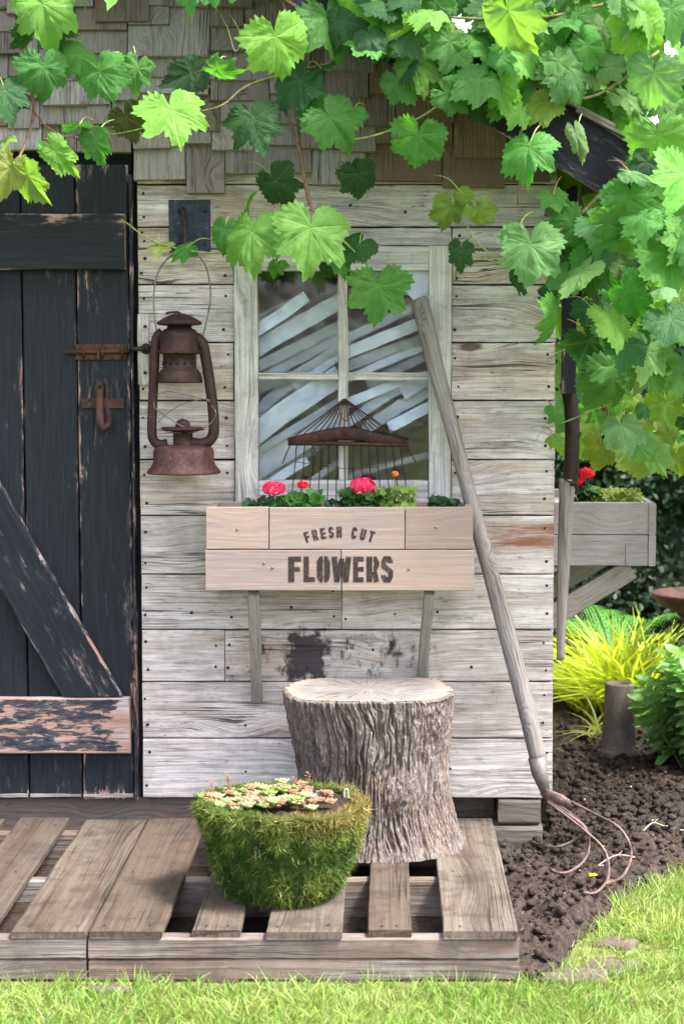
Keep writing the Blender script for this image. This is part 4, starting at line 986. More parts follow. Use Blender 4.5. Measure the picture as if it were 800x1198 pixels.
# ================================================================== MOSS PLANTER
PC = Vector((X(331, -.74, 1000), -.74, PZ + .003)); 
pot = thing('moss_planter', 'round basket planter covered in green moss, set on the pallet before the stump', 'planter', PC)
PH = .205
def prad(u): u = np.asarray(u, float); return .119 + .063 * u ** .95 + .003 * np.sin(u * 3.1) - .022 * np.exp(-u * 18)
nth2, nz2 = 160, 50
th2 = np.linspace(0, 2 * np.pi, nth2, endpoint=False)[None, :]; u2 = np.linspace(0, 1, nz2)[:, None]
def potR(th_, u_): return prad(u_) + .009 * (fbm(np.cos(th_) * 4, np.sin(th_) * 4, u_ * 4, 2) - .5) * 2 + .011 * (fbm(np.cos(th_) * 13, np.sin(th_) * 13, u_ * 12, 2) - .5) * 2
def potTop(th_): return PH + .012 * (fbm(np.cos(th_) * 3 + 7, np.sin(th_) * 3, 0, 3) - .5) * 2
rr2 = potR(th2, u2); tz_ = u2 * potTop(th2)
rows3 = [np.stack([rr2 * np.cos(th2), rr2 * np.sin(th2), tz_ + 0 * rr2], -1)]
for dr, dz in ((-.012, .004), (-.022, .0), (-.028, -.02), (-.03, -.05)):
    ri = rr2[-1:] + dr; rows3.append(np.stack([ri * np.cos(th2), ri * np.sin(th2), potTop(th2) + dz + 0 * ri], -1))
G3 = np.concatenate(rows3, 0); nrow = G3.shape[0]; V = G3.reshape(-1, 3) + np.array(PC)
I = np.arange(nrow - 1)[:, None] * nth2; J = np.arange(nth2)[None, :]; J2 = (J + 1) % nth2
Fq = np.stack([I + J, I + J2, I + nth2 + J2, I + nth2 + J], -1).reshape(-1, 4)
bulk('basket', V, Fq, M['moss'], pot, col=np.tile([.05, .075, .018], (len(V), 1)), smooth=True)
N = 46000
uu = rng.random(N) ** .85; tt_ = rng.random(N) * 2 * np.pi; rp = potR(tt_, uu) - .001
nor = np.stack([np.cos(tt_), np.sin(tt_), np.full(N, -.25)], -1); P = np.stack([rp * np.cos(tt_), rp * np.sin(tt_), uu * potTop(tt_)], -1) + np.array(PC)
tang = np.stack([-np.sin(tt_), np.cos(tt_), np.zeros(N)], -1); a = rng.random(N) * 2 * np.pi
Dr = unit(nor * rng.uniform(.15, .9, (N, 1)) + tang * np.cos(a)[:, None] + np.array([0, 0, 1]) * np.sin(a)[:, None] * .8)
cl_ = fbm(np.cos(tt_) * 7, np.sin(tt_) * 7, uu * 8, 3); L = rng.uniform(.004, .0095, N) * np.clip((cl_ - .28) * 4.2, .35, 1.7); bend = rng.normal(0, .007, (N, 3)) + np.array([0, 0, -.003])
pat = fbm(np.cos(tt_) * 4, np.sin(tt_) * 4, uu * 4, 3); top = np.clip((uu - .72) / .28, 0, 1)[:, None]
green = np.where((pat > .5)[:, None], [.092, .125, .022], [.032, .062, .012]) * rng.uniform(.45, 1.5, (N, 1)) * np.clip(.35 + 1.3 * cl_, .4, 1.4)[:, None]
right = np.clip(np.cos(tt_ - R(-20)), 0, 1)[:, None]
col = green * (1 - top) + top * ((1 - right) * np.array([.11, .135, .03]) + right * np.array([.175, .13, .042])) * rng.uniform(.7, 1.3, (N, 1))
straw = rng.random(N) < .035; col[straw] = [.42, .38, .16]
set1 = blades(P, Dr, L, rng.uniform(.0011, .0022, N), bend, col, 2)
N2 = 6000; t3 = rng.random(N2) * 2 * np.pi; r3 = potR(t3, np.ones(N2)) - rng.random(N2) * .028
P3 = np.stack([r3 * np.cos(t3), r3 * np.sin(t3), potTop(t3)], -1) + np.array(PC)
D3 = unit(np.stack([rng.normal(0, .6, N2), rng.normal(0, .6, N2), rng.uniform(.2, 1, N2)], -1)); right = np.clip(np.cos(t3 - R(-20)) * 1.2, 0, 1)[:, None]
c3 = ((1 - right) * np.array([.09, .125, .03]) + right * np.array([.175, .13, .042])) * rng.uniform(.6, 1.35, (N2, 1))
set2 = blades(P3, D3, rng.uniform(.006, .014, N2), rng.uniform(.0011, .002, N2), rng.normal(0, .003, (N2, 3)), c3, 2)
V, Fq, C = cat([set1, set2]); bulk('moss', V, Fq, M['moss'], pot, col=C)
def soilmat(name, a, b, sc=60, bs=.9, bd=.006):
    g = NG(name); p = g.geo('Position'); n = g.noise(p, sc, 8, .72); n2 = g.vor(p, sc * 1.5)
    c = g.mix(g.sm(n, .35, .7), a, b); c = g.mix(g.sm(g.noise(p, sc * 4, 4, .7), .64, .72, 0, .7), c, tuple(v * 2.6 for v in b))
    g.bump(g.ma('ADD', n, g.ma('MULTIPLY', n2, .4)), bs, bd); g.set(c, .95, 0, .15); return g.m
M['soil'] = soilmat('garden_soil', (.020, .0145, .0115), (.060, .044, .036))
M['potsoil'] = soilmat('potting_soil', (.02, .014, .011), (.05, .035, .025), 120)
m = MB(); n = 30; xs = np.linspace(-1, 1, n); vs = []
for jy in xs:
    for ix in xs:
        k = .158 / max(1, math.hypot(ix, jy)) ; vs.append((PC.x + ix * k, PC.y + jy * k, PC.z + PH - .014 + .014 * float(fbm(ix * 9, jy * 9, 0, 3))))
m.add(vs, [(j * n + i, j * n + i + 1, (j + 1) * n + i + 1, (j + 1) * n + i) for j in range(n - 1) for i in range(n - 1)], smooth=True); m.build('potting_soil', M['potsoil'], pot)
for sx, px, py in ((-1, 236, 929), (1, 405, 922)):
    m = MB(); a = W(px, py, PC.y + .02); m.tube(spl([a + Vector(v) * .001 for v in ((-4, 0, -22), (-4, 0, -6), (-1, 0, -2), (3, 0, -3), (4, 0, -8), (5, 0, -22))]), .0010, 6)
    m.build('wire_loop', M['slatgrey'], pot)
# succulents in the planter
def succulent(x, y, n, rad, c1, c2, label, z=None, group=None):
    base = np.array([x, y, z]); ps = []; fs = []; cs = []
    t_ = (1 + 5 ** .5) / 2; iv = unit(np.array([(-1, t_, 0), (1, t_, 0), (-1, -t_, 0), (1, -t_, 0), (0, -1, t_), (0, 1, t_), (0, -1, -t_), (0, 1, -t_), (t_, 0, -1), (t_, 0, 1), (-t_, 0, -1), (-t_, 0, 1)]))
    jf = np.array([(0, 11, 5), (0, 5, 1), (0, 1, 7), (0, 7, 10), (0, 10, 11), (1, 5, 9), (5, 11, 4), (11, 10, 2), (10, 7, 6), (7, 1, 8), (3, 9, 4), (3, 4, 2), (3, 2, 6), (3, 6, 8), (3, 8, 9), (4, 9, 5), (2, 4, 11), (6, 2, 10), (8, 6, 7), (9, 8, 1)])
    for k in range(n):
        a = k * 2.399; q = (k + .5) / n; rr = rad * (.25 + .75 * math.sqrt(q)); el = 1.1 - .9 * q
        d_ = np.array([math.cos(a) * math.cos(el), math.sin(a) * math.cos(el), math.sin(el)]); nn = np.array([-math.cos(a) * math.sin(el), -math.sin(a) * math.sin(el), math.cos(el)]); s_ = np.cross(d_, nn)
        L = rr * .55; v = iv[:, :1] * d_ * L + iv[:, 1:2] * s_ * L * .62 + iv[:, 2:] * nn * L * .3 + base + d_ * rr * .6
        fs.append(jf + 12 * k); ps.append(v); cs.append(np.tile((np.array(c1) * (1 - q) + np.array(c2) * q) * rng.uniform(.8, 1.2), (12, 1)))
    return bulk('succulent', np.concatenate(ps), np.concatenate(fs), M['fol'], None, col=np.concatenate(cs), label=label, category='succulent', group=group, smooth=True)
sp = [(252, 938, 1), (262, 944, 0), (275, 948, 1), (289, 949, 1), (301, 938, 1), (285, 933, 0), (296, 943, 2), (312, 940, 2), (322, 932, 2), (332, 944, 1), (341, 937, 2), (307, 948, 2), (318, 948, 1), (328, 926, 2), (347, 946, 0), (356, 940, 1), (364, 949, 1), (268, 933, 2), (330, 920, 1), (372, 944, 2), (345, 928, 0), (381, 936, 2)]
for _ in range(66):
    a_ = random.uniform(0, 6.28); r_ = 88 * math.sqrt(random.random()); xx_ = 316 + r_ * math.cos(a_) * .95; yy_ = 938 + r_ * math.sin(a_) * .15
    if xx_ > 372 and random.random() < .4: continue
    sp.append((xx_, yy_, random.choice((0, 1, 1, 2, 2, 2))))
cols = {0: ((.30, .38, .12), (.20, .29, .08)), 1: ((.48, .48, .28), (.36, .40, .18)), 2: ((.40, .25, .16), (.28, .14, .09))}
nm = {0: 'small green succulent rosette in the moss planter', 1: 'pale cream-green succulent rosette in the moss planter', 2: 'reddish brown succulent sprig in the moss planter'}
gp = {0: 'green succulent rosettes', 1: 'pale succulent rosettes', 2: 'reddish succulent sprigs'}
zt = PC.z + PH - .006
for px, py, k in sp:
    q = G(px, py, zt + .004); succulent(q.x, q.y, 12, random.uniform(.017, .026) if k < 2 else random.uniform(.015, .022), *cols[k], nm[k], zt + .002 + .018 * max(0, 1 - math.hypot(q.x - PC.x, q.y - PC.y) / .14) + random.uniform(.0, .010), group=gp[k])
# thin upright reddish sprigs at the left and middle
for px, py, hh in ((250, 936, 18), (266, 932, 24), (271, 932, 20), (362, 918, 10), (346, 920, 6)):
    m = MB(); q = G(px, py, zt); q.z = zt - .005; top_ = q + Vector((random.uniform(-.008, .008), 0, hh / 545 + .012))
    m.tube([q, (q + top_) / 2 + Vector((.003, 0, 0)), top_], [.0016, .0013, .0009], 5, col=(.30, .12, .09))
    for k in range(7):
        t = .35 + .65 * k / 6; c = q.lerp(top_, t); a = k * 2.4
        v, f, cc = leafquads(np.array([c]), np.array([[0, 0, 1.]]), unit(np.array([[math.cos(a), math.sin(a), .5]])), np.array([.011]), np.array([.007]), np.array([[.33, .15, .11]]))
        m.add(v, [tuple(x) for x in f.tolist()], col=(.33, .15, .11))
    m.build('sedum_sprig', M['fol'], None, base=tuple(q), label='thin upright reddish sedum sprig in the moss planter', category='succulent', group='upright sedum sprigs')
# one silver leaf
q = G(377, 931, zt + .012); v, f, cc = leafquads(np.array([q + Vector((.025, 0, 0)), q + Vector((-.002, 0, .0)), q + Vector((.0, -.006, .004))]), unit(np.array([[0, -.5, 1.], [0, -.4, 1.], [.3, -.5, 1]])), unit(np.array([[-1, 0, .1], [-1, .2, .05], [1, .1, .3]])), np.array([.05, .03, .028]), np.array([.022, .014, .013]), np.array([[.46, .5, .5]] * 3))
bulk('fallen_leaf', v, f, M['fol'], None, col=cc, label='silvery grey dry leaf lying on the moss planter', category='leaf')

# ================================================================== GERANIUMS in the boxes
boxsoil.build('soil', M['potsoil'], box)
def geranium(name, label, x, y, zb_, blooms, nleaf, spread, leafcol, petalcol, h0=.03, cat_='flower', group=None, lr=.014):
    t = thing(name, label, cat_, (x, y, zb_), group)
    P = []; Nn = []; T = []
    for k in range(nleaf):
        a = rng.uniform(0, 2 * np.pi); rr = spread * math.sqrt(rng.random()); P.append((x + rr * math.cos(a) * 1.5, y + rr * math.sin(a) * .55, zb_ + rng.uniform(.004, h0)))
        Nn.append((rng.normal(0, .5), -.8 + rng.normal(0, .4), .8)); T.append((rng.normal(), rng.normal() * .4, rng.normal() * .7))
    P = np.array(P); Nn = unit(np.array(Nn)); T = np.array(T); T = unit(T - Nn * (T * Nn).sum(1, keepdims=True))
    # round scalloped leaves
    m = MB()
    for p, nn, tt in zip(P, Nn, T):
        r_ = lr * rng.uniform(.6, 1.25); B = np.cross(nn, tt); k = 14; vs = [p]
        for i in range(k): a = 2 * math.pi * i / k; q = r_ * (1 + .08 * math.cos(a * 7)) * (.55 if i == 0 else 1); vs.append(p + (tt * -math.cos(a) + B * math.sin(a)) * q + nn * r_ * .22 * (1 + .3 * math.sin(3 * a)))
        m.add(vs, [(0, 1 + i, 1 + (i + 1) % k) for i in range(k)], col=np.array(leafcol) * rng.uniform(.6, 1.4))
    m.build('foliage', M['fol'], t)
    for (bx_, bz, br_) in blooms:
        c = np.array([bx_, y - .008, bz]); m = MB()
        m.tube([(x + (bx_ - x) * .8, y, zb_), (bx_, y - .004, (zb_ + bz) / 2), tuple(c)], .0012, 5, col=(.10, .16, .04))
        n = int(60 * (br_ / .02) ** 2) + 8
        dd = unit(rng.normal(size=(n, 3)) * np.array([1.1, 1, .8]) + np.array([0, -.3, .25])); pp = c + dd * br_ * np.array([1.15, .9, .72])
        tt = unit(np.cross(dd, rng.normal(size=(n, 3))))
        v, f, cc = leafquads(pp - tt * .005, dd, tt, np.full(n, .0125), np.full(n, .0105), np.array(petalcol) * rng.uniform(.7, 1.25, (n, 1)), .15)
        m.add(v, [tuple(q) for q in f.tolist()], col=cc); m.build('bloom', M['petal'], t)
    return t
gy = -.115
def bxz(px, py): return (X(px, gy), Z(py, gy))
pk = (.85, .035, .14); rd = (.75, .015, .04)
geranium('geranium', 'pink geranium bloom at the left end of the window box', X(322, gy), gy, sz, [(*bxz(321, 571), .024)], 22, .022, (.03, .10, .02), pk, .035, group='geraniums in the window box')
geranium('geranium', 'small red geranium bud in the window box, second flower from the left', X(356, gy), gy, sz, [(*bxz(354, 567), .012)], 50, .036, (.07, .22, .04), rd, .045, group='geraniums in the window box')
geranium('geranium', 'largest pink geranium bloom, in the middle of the window box', X(428, gy), gy, sz, [(*bxz(424, 568), .027)], 60, .04, (.04, .13, .022), pk, .05, group='geraniums in the window box')
geranium('leafy_plant', 'yellow-edged leafy plant with an orange bud in the window box', X(462, gy), gy, sz, [(*bxz(462, 554), .006)], 60, .036, (.16, .27, .04), (.8, .25, .05), .058, 'plant', lr=.011)
geranium('trailing_plant', 'low dark green trailing plant at the right end of the window box', X(518, gy), gy, sz, [], 34, .026, (.025, .075, .02), pk, .032, 'plant', lr=.011)
geranium('trailing_plant', 'low dark green leaves at the left end of the window box', X(297, gy), gy, sz, [], 22, .022, (.025, .075, .02), pk, .028, 'plant', lr=.010)
geranium('trailing_plant', 'low dark trailing plant between the two right geraniums of the window box', X(394, gy), gy, sz, [], 26, .024, (.02, .06, .018), pk, .03, 'plant', lr=.010)

# ------------------------------------------------------------------ side flower box (right wall)
SY0, SY1 = .55, 1.15
sbx = thing('side_flower_box', 'grey wooden flower box fixed to the right side wall of the shed', 'flower box', (X(710, SY0), SY0, Z(660, SY0)))
xa, xb = XR + .012, X(767, SY0); za, zb2 = Z(662, SY0, ), Z(588, SY0); zmm = (za + zb2) / 2 - .002
m = MB(); m.bx(xa, xb - .022, SY0, SY0 + .02, zmm + .001, zb2, 'x', rnd=.3, seg=.03); m.bx(xa, X(731, SY0), SY0, SY0 + .02, za, zmm - .001, 'x', rnd=.7, seg=.03); m.bx(X(731, SY0) + .0015, xb - .022, SY0, SY0 + .02, za, zmm - .001, 'x', rnd=.2, seg=.03); m.build('end_board', M['boxgrey'], sbx)
m = MB(); m.bx(xb - .0205, xb, SY0 - .002, SY1, zmm + .001, zb2, 'yz', rnd=.3); m.bx(xb - .0205, xb, SY0 - .002, SY1, za, zmm - .001, 'yz', rnd=.5); m.build('front_board', M['boxgrey'], sbx)
m = MB(); m.bx(xa, xb - .021, SY1 - .02, SY1, za, zb2, 'x', rnd=.5); m.bx(xa, xb - .022, SY0 + .021, SY1 - .021, za + .002, za + .018, 'xf', rnd=.4); m.bx(xa, xb - .022, SY0 + .021, SY1 - .021, zb2 - .03, zb2 - .025, 'xf', rnd=.4); m.build('base_board', M['boxgrey'], sbx)
for yy in (SY0 + .03, SY1 - .08):
    m = MB(); p = Vector((X(735, SY0), yy, za)); q = Vector((XR + .012, yy, Z(725, SY0))); L = (q - p).length + .03; an = math.atan2(q.z - p.z, q.x - p.x)
    mm = Matrix.Translation((p + q) / 2 + Vector((-.0, 0, -.018))) @ Matrix.Rotation(-an, 4, 'Y') @ Matrix(((1, 0, 0), (0, 0, -1), (0, 1, 0))).to_4x4()
    m.board(L, .06, .03, mm, rnd=.3); m.build('bracket', M['strut'], sbx)
gy2 = SY0 + .1
geranium('geranium', 'red geranium in the side flower box next to the shed corner', X(681, gy2), gy2, zb2 - .02, [(X(684, gy2), Z(554, gy2), .022), (X(675, gy2), Z(563, gy2), .016)], 60, .035, (.03, .10, .02), rd, .05)
geranium('golden_creeper', 'yellow-green small-leaved creeper in the side flower box', X(718, gy2), gy2, zb2 - .02, [], 260, .056, (.26, .33, .05), rd, .05, 'plant', lr=.008)

# ================================================================== GROUND
EDGE = [G(560, 1150), G(612, 1150), G(655, 1138), G(672, 1105), G(700, 1085), G(722, 1052), G(760, 1035), G(800, 1012)]
EDGE = [(p.x, p.y) for p in EDGE] + [(1.15, -.0), (1.6, .35), (2.4, .6)]
ex = np.array([p[0] for p in EDGE]); ey = np.array([p[1] for p in EDGE])
def soil_edge(x):  # y of lawn/soil boundary at x  (lawn is in front: y smaller)
    x = np.asarray(x); return np.interp(x, ex, ey) + .02 * (fbm(x * 9, 3.3, 0, 3) - .5) * 2
M['lawn'] = soilmat('lawn_thatch', (.07, .085, .025), (.16, .17, .05), 40, .6, .01)
m = MB(); m.add([(-60, -40, 0), (60, -40, 0), (60, 90, 0), (-60, 90, 0)], [(0, 1, 2, 3)]); m.build('ground', M['lawn'], None, kind='structure')
xs = np.arange(-1.7, 2.3, .0075); ys = np.concatenate([np.arange(-1.15, 1.0, .0075), np.arange(1.0, 3.4, .02)])
XX, YY = np.meshgrid(xs, ys)
hz = .030 + .055 * (fbm(XX * 5, YY * 5, 0, 3) - .5) + .034 * (fbm(XX * 24, YY * 24, 1, 3) - .5)
cl = fbm(XX * 55, YY * 55, 2, 3); hz = hz + .016 * np.clip(cl - .42, 0, 1) * 3 + .010 * fbm(XX * 110, YY * 110, 3, 2)
dd = YY - soil_edge(XX); hz = hz * np.clip(dd / .07 + .25, 0, 1) - .02 * (dd < -.01)
inpal = (YY < -.04) & (XX < .26) ; hz = np.where(inpal, np.minimum(hz, .02) - .012, hz)
inshed = (YY > -.03) & (XX < XR + .01) & (YY < D); hz = np.where(inshed, hz * .3, hz)
hz = np.where(YY > 1.0, hz * .8 + .004, hz)
V = np.stack([XX, YY, hz], -1).reshape(-1, 3); nx, ny = len(xs), len(ys)
I = np.arange(ny - 1)[:, None] * nx; J = np.arange(nx - 1)[None, :]
Fq = np.stack([I + J, I + J + 1, I + nx + J + 1, I + nx + J], -1).reshape(-1, 4)
keep = (V[Fq[:, 0], 2] > -.018) | (V[Fq[:, 2], 2] > -.018)
bulk('soil_bed', V, Fq[keep], M['soil'], None, smooth=True, kind='structure')
def soil_h(x, y): 
    i = np.clip(np.searchsorted(ys, y), 0, ny - 1); j = np.clip(np.searchsorted(xs, x), 0, nx - 1); return hz[i, j]
# clods
def icos(n, P, Rr, squash=.7):
    t = (1 + 5 ** .5) / 2; v = unit(np.array([(-1, t, 0), (1, t, 0), (-1, -t, 0), (1, -t, 0), (0, -1, t), (0, 1, t), (0, -1, -t), (0, 1, -t), (t, 0, -1), (t, 0, 1), (-t, 0, -1), (-t, 0, 1)]))
    f = np.array([(0, 11, 5), (0, 5, 1), (0, 1, 7), (0, 7, 10), (0, 10, 11), (1, 5, 9), (5, 11, 4), (11, 10, 2), (10, 7, 6), (7, 1, 8), (3, 9, 4), (3, 4, 2), (3, 2, 6), (3, 6, 8), (3, 8, 9), (4, 9, 5), (2, 4, 11), (6, 2, 10), (8, 6, 7), (9, 8, 1)])
    V = v[None] * Rr[:, None, None] * rng.uniform(.65, 1.35, (n, 12, 1)) * rng.uniform(.7, 1.3, (n, 1, 3)) * np.array([1, 1, squash]) + P[:, None]
    return V.reshape(-1, 3), (np.arange(n)[:, None, None] * 12 + f[None]).reshape(-1, 3)
n = 22000; x = rng.uniform(.2, 1.4, n); y = rng.uniform(-1.1, 1.6, n); ok = (y > soil_edge(x) - .01) & ((x > .29) | (y > -.04)) & ~((x < XR) & (y > 0)); x, y = x[ok], y[ok]; n = len(x)
Rr = .0018 + .013 * rng.random(n) ** 5; P = np.stack([x, y, soil_h(x, y) + Rr * .4], -1); V, Fq = icos(n, P, Rr); bulk('soil_clods', V, Fq, M['soil'], None, smooth=False, kind='stuff')
n = 90; x = rng.uniform(.35, 1.3, n); y = rng.uniform(-.9, 1.6, n) ** 1; ok = (y > soil_edge(x) + .02) & (x > .3) & ~((x < XR) & (y > 0)); x, y = x[ok], y[ok]; n = len(x)
Rr = .002 + .005 * rng.random(n) ** 3; P = np.stack([x, y, soil_h(x, y) + Rr * .5], -1); V, Fq = icos(n, P, Rr); bulk('gravel', V, Fq, M['pebble'], None, kind='stuff')
# straw bits and dead stems on the soil
n = 420; x = rng.uniform(.28, 1.4, n); y = rng.uniform(-1.05, 1.5, n); ok = (y > soil_edge(x)) & ~((x < XR) & (y > -.02)); x, y = x[ok], y[ok]; n = len(x)
P = np.stack([x, y, soil_h(x, y) + .003], -1); a = rng.random(n) * 6.28; Dr = unit(np.stack([np.cos(a), np.sin(a), rng.uniform(0, .3, n)], -1))
V, Fq, C = blades(P, Dr, rng.uniform(.012, .05, n), rng.uniform(.0008, .002, n), rng.normal(0, .006, (n, 3)), np.array([.30, .23, .15]) * rng.uniform(.3, 1.1, (n, 1)), 3); bulk('straw_litter', V, Fq, M['grass'], None, col=C, kind='stuff')
for i, (pa, pb, lab) in enumerate((((752, 972), (775, 966), 'short dry twig lying on the soil, farther right of the cultivator'), ((742, 1003), (700, 1012), 'thin dry twig lying on the soil beside the cultivator tines'))):
    p, q = G(*pa, .06), G(*pb, .06); m = MB(); m.tube(spl([p, (p + q) / 2 + Vector((0, .01, .012)), q, q + Vector((.01, -.01, .002))]), .0018, 6, col=(.34, .27, .2)); m.tube([(p + q) / 2 + Vector((0, .008, .010)), (p + q) / 2 + Vector((.015, .02, .02))], .0012, 5, col=(.34, .27, .2)); m.build('twig', M['cane'], None, base=tuple(p), label=lab, category='twig')
# flat stones at the lawn edge
for i, (px, py, rx, ry, lab) in enumerate(((668, 1135, .075, .05, 'largest reddish flat stone at the lawn edge beside the pallet'), (715, 1125, .06, .05, 'pale flat stone half covered by grass'), (720, 1098, .05, .035, 'small brown flat stone where the soil meets the lawn'), (128, 1152, .045, .016, 'flat reddish stone under the front edge of the pallets'))):
    c = G(px, py, .015); m = MB(); k = 18; rad = [1 + .22 * math.sin(j * 1.3 + i) * random.random() for j in range(k)]
    ring = lambda s_, z: [(c.x + rx * s_ * rad[j] * math.cos(2 * math.pi * j / k), c.y + ry * s_ * rad[j] * math.sin(2 * math.pi * j / k), z * .45 + .002 * math.sin(j * 2.1)) for j in range(k)]
    vs = ring(1, -.01) + ring(1, .016) + ring(.9, .023) + ring(.5, .024) + [(c.x, c.y, .0115)]
    fs = [(r_ * k + j, r_ * k + (j + 1) % k, (r_ + 1) * k + (j + 1) % k, (r_ + 1) * k + j) for r_ in range(3) for j in range(k)] + [(3 * k + j, 3 * k + (j + 1) % k, 4 * k) for j in range(k)]
    m.add(vs, fs, smooth=True); m.build('flat_stone', M['stone'], None, base=(c.x, c.y, 0), label=lab, category='stone')
# lawn blades
n = 160; x = rng.uniform(-.9, 1.4, n); y = rng.uniform(-1.25, 1.0, n); ok = ((y > soil_edge(x)) & (x > .29) & ~((x < XR) & (y > -.02))); x, y = x[ok], y[ok]; n = len(x)
Nn = unit(np.stack([rng.normal(0, .4, n), rng.normal(0, .4, n), np.ones(n)], -1)); V, Fq, C = leafquads(np.stack([x, y, soil_h(x, y) + .004], -1), Nn, unit(np.cross(Nn, rng.normal(size=(n, 3)))), rng.uniform(.006, .022, n), rng.uniform(.004, .011, n), np.array([.22, .13, .07]) * rng.uniform(.3, 1.5, (n, 1)), .3)
bulk('dead_leaf_litter', V, Fq, M['grass'], None, col=C, kind='stuff')
def lawn(n, x0, x1, y0, y1, dens_fade=None):
    x = rng.uniform(x0, x1, n); y = rng.uniform(y0, y1, n); e_ = soil_edge(x)
    ok = (y < e_ + rng.normal(0, .018, n)) & ~((x > -1.6) & (x < .279) & (y > -1.03) & (y < 0)) ; 
    thin = (np.hypot((x - G(700, 1118).x) / .17, (y - G(700, 1118).y) / .10) < 1) & (rng.random(n) < .72); ok &= ~thin
    x, y = x[ok], y[ok]; n = len(x)
    cl = fbm(x * 14, y * 14, 0, 3); cl2 = fbm(x * 5 + 9, y * 5, 4, 3)
    L = rng.uniform(.018, .050, n) * (.6 + .8 * cl); P = np.stack([x, y, np.zeros(n)], -1)
    ta = fbm(x * 6, y * 6, 8, 2) * 12; Dr = unit(np.stack([rng.normal(0, .42, n) + .25 * np.cos(ta), rng.normal(0, .42, n) + .25 * np.sin(ta), np.ones(n)], -1))
    bend = np.stack([rng.normal(0, .012, n), rng.normal(0, .012, n), -rng.random(n) * .012], -1)
    g1 = np.array([.14, .25, .045]); g2 = np.array([.24, .31, .085]); k = np.clip((cl2 - .35) * 3 + rng.normal(0, .2, n), 0, 1)[:, None]
    col = (g1 * (1 - k) + g2 * k) * rng.uniform(.6, 1.35, (n, 1)); dry = rng.random(n) < .08; col[dry] = np.array([.42, .36, .18]) * rng.uniform(.6, 1.1, (dry.sum(), 1)) * .6
    return blades(P, Dr, L, rng.uniform(.0018, .0036, n), bend, col, 3)
V, Fq, C = cat([lawn(74000, -1.15, 1.25, -1.5, .25), lawn(9000, -2.2, 2.4, -2.2, -1.5), lawn(9000, 1.2, 2.6, -1.5, .7), lawn(4000, -2.4, -1.15, -1.5, -1.0)])
bulk('lawn_grass', V, Fq, M['grass'], None, col=C, kind='stuff')
# low sprouts and tiny yellow bloom
q = G(692, 1024, .055); m = MB(); v, f, cc = leafquads(np.array([q, q, q]), unit(np.array([[0, -.5, 1.], [.3, -.5, 1], [-.3, -.5, 1]])), unit(np.array([[1, 0, .2], [-.4, 1, .3], [-.5, -1, .2]])), np.full(3, .014), np.full(3, .011), np.array([[.62, .62, .03]] * 3)); bulk('fallen_petals', v, f, M['fol'], None, col=cc, label='tiny yellow petals lying on the soil by the cultivator', category='petals')

# ================================================================== CLAY PIPE, BIRD BATH
pc = G(723, 888, .02); pc.z = .02; s_ = 2175 / (pc.y - CAMY) ; ptop = Z(799, pc.y) - .02
pipe = thing('clay_pipe', 'brown clay drain pipe standing upright on the soil', 'pipe', pc)
m = MB(); r0, r1 = 17 / s_, 21 / s_
prf = [(r1 * 1.12, 0), (r1 * 1.12, .02), (r1 * 1.06, .03), (r1 * .98, .036), (r1 * .97, .06), (r0 * 1.05, ptop * .6), (r0, ptop - .006), (r0 * .97, ptop), (r0 * .78, ptop), (r0 * .78, ptop - .10), (.001, ptop - .10)]
m.lathe(prf, pc, 36, close=False); m.build('barrel', M['clay'], pipe)
m = MB(); m.lathe([(r1 * 1.16, .008), (r1 * 1.22, .012), (r1 * 1.22, .03), (r1 * 1.1, .036)], pc, 36, close=False); m.build('collar', M['clay'], pipe)
by_ = 1.7; bcx = X(822, by_); bs_ = 2175 / (by_ - CAMY); bz = Z(697, by_)
bb = thing('bird_bath', 'rusty brown bird bath at the right edge before the hedge', 'bird bath', (bcx, by_, 0))
m = MB(); rB = 60 / bs_; m.lathe([(.001, -.075), (.05, -.07), (rB * .55, -.055), (rB * .86, -.028), (rB * .97, -.004), (rB * 1.0, .008), (rB * .97, .012), (rB * .92, .0), (rB * .6, -.028), (.001, -.035)], (bcx, by_, bz), 44, close=False); m.build('bowl', M['rust'], bb)
m = MB(); m.lathe([(.15, 0), (.15, .03), (.10, .06), (.06, .12), (.05, .25), (.075, bz * .55), (.055, bz * .62), (.06, bz - .1), (.09, bz - .06), (.001, bz - .06)], (bcx, by_, 0), 30); m.build('pedestal', M['rust'], bb)

# ================================================================== PLANTS right of the shed
def arcs(name, label, c, n, L0, L1, w0, col, up=1.0, spread=.7, bend=.8, cat_='grass', mat='fol', rs=.04, nseg=7, parent=None):
    a = rng.random(n) * 2 * np.pi; rr = rng.random(n) ** .6 * spread
    Dr = unit(np.stack([np.cos(a) * rr, np.sin(a) * rr, np.full(n, up)], -1)); P = np.array(c) + np.stack([rng.normal(0, rs, n), rng.normal(0, rs, n), np.zeros(n)], -1)
    L = rng.uniform(L0, L1, n); out = np.stack([np.cos(a), np.sin(a), np.zeros(n)], -1)
    bd = out * (L * bend * rng.uniform(.4, 1, n))[:, None] * (.4 + rr[:, None]) + np.array([0, 0, -1]) * (L * bend * .65 * (.3 + rr) * rng.uniform(.5, 1.2, n))[:, None]
    V, Fq, C = blades(P, Dr, L, w0 * rng.uniform(.6, 1.2, n), bd, np.array(col) * rng.uniform(.6, 1.35, (n, 1)), nseg)
    return bulk(name, V, Fq, M[mat], parent, col=C, label=label, category=cat_)
hc = G(735, 845, .02)
arcs('ornamental_grass', 'clump of yellow-green arching ornamental grass behind the clay pipe', (hc.x, hc.y + .1, .02), 700, .24, .46, .017, (.42, .52, .05), spread=.75, bend=.75, rs=.06)
arcs('ornamental_grass', 'small tuft of pale drooping grass left of the clay pipe', tuple(G(700, 868, .02)), 42, .12, .22, .010, (.28, .33, .08), spread=.8, bend=1.1, rs=.015)
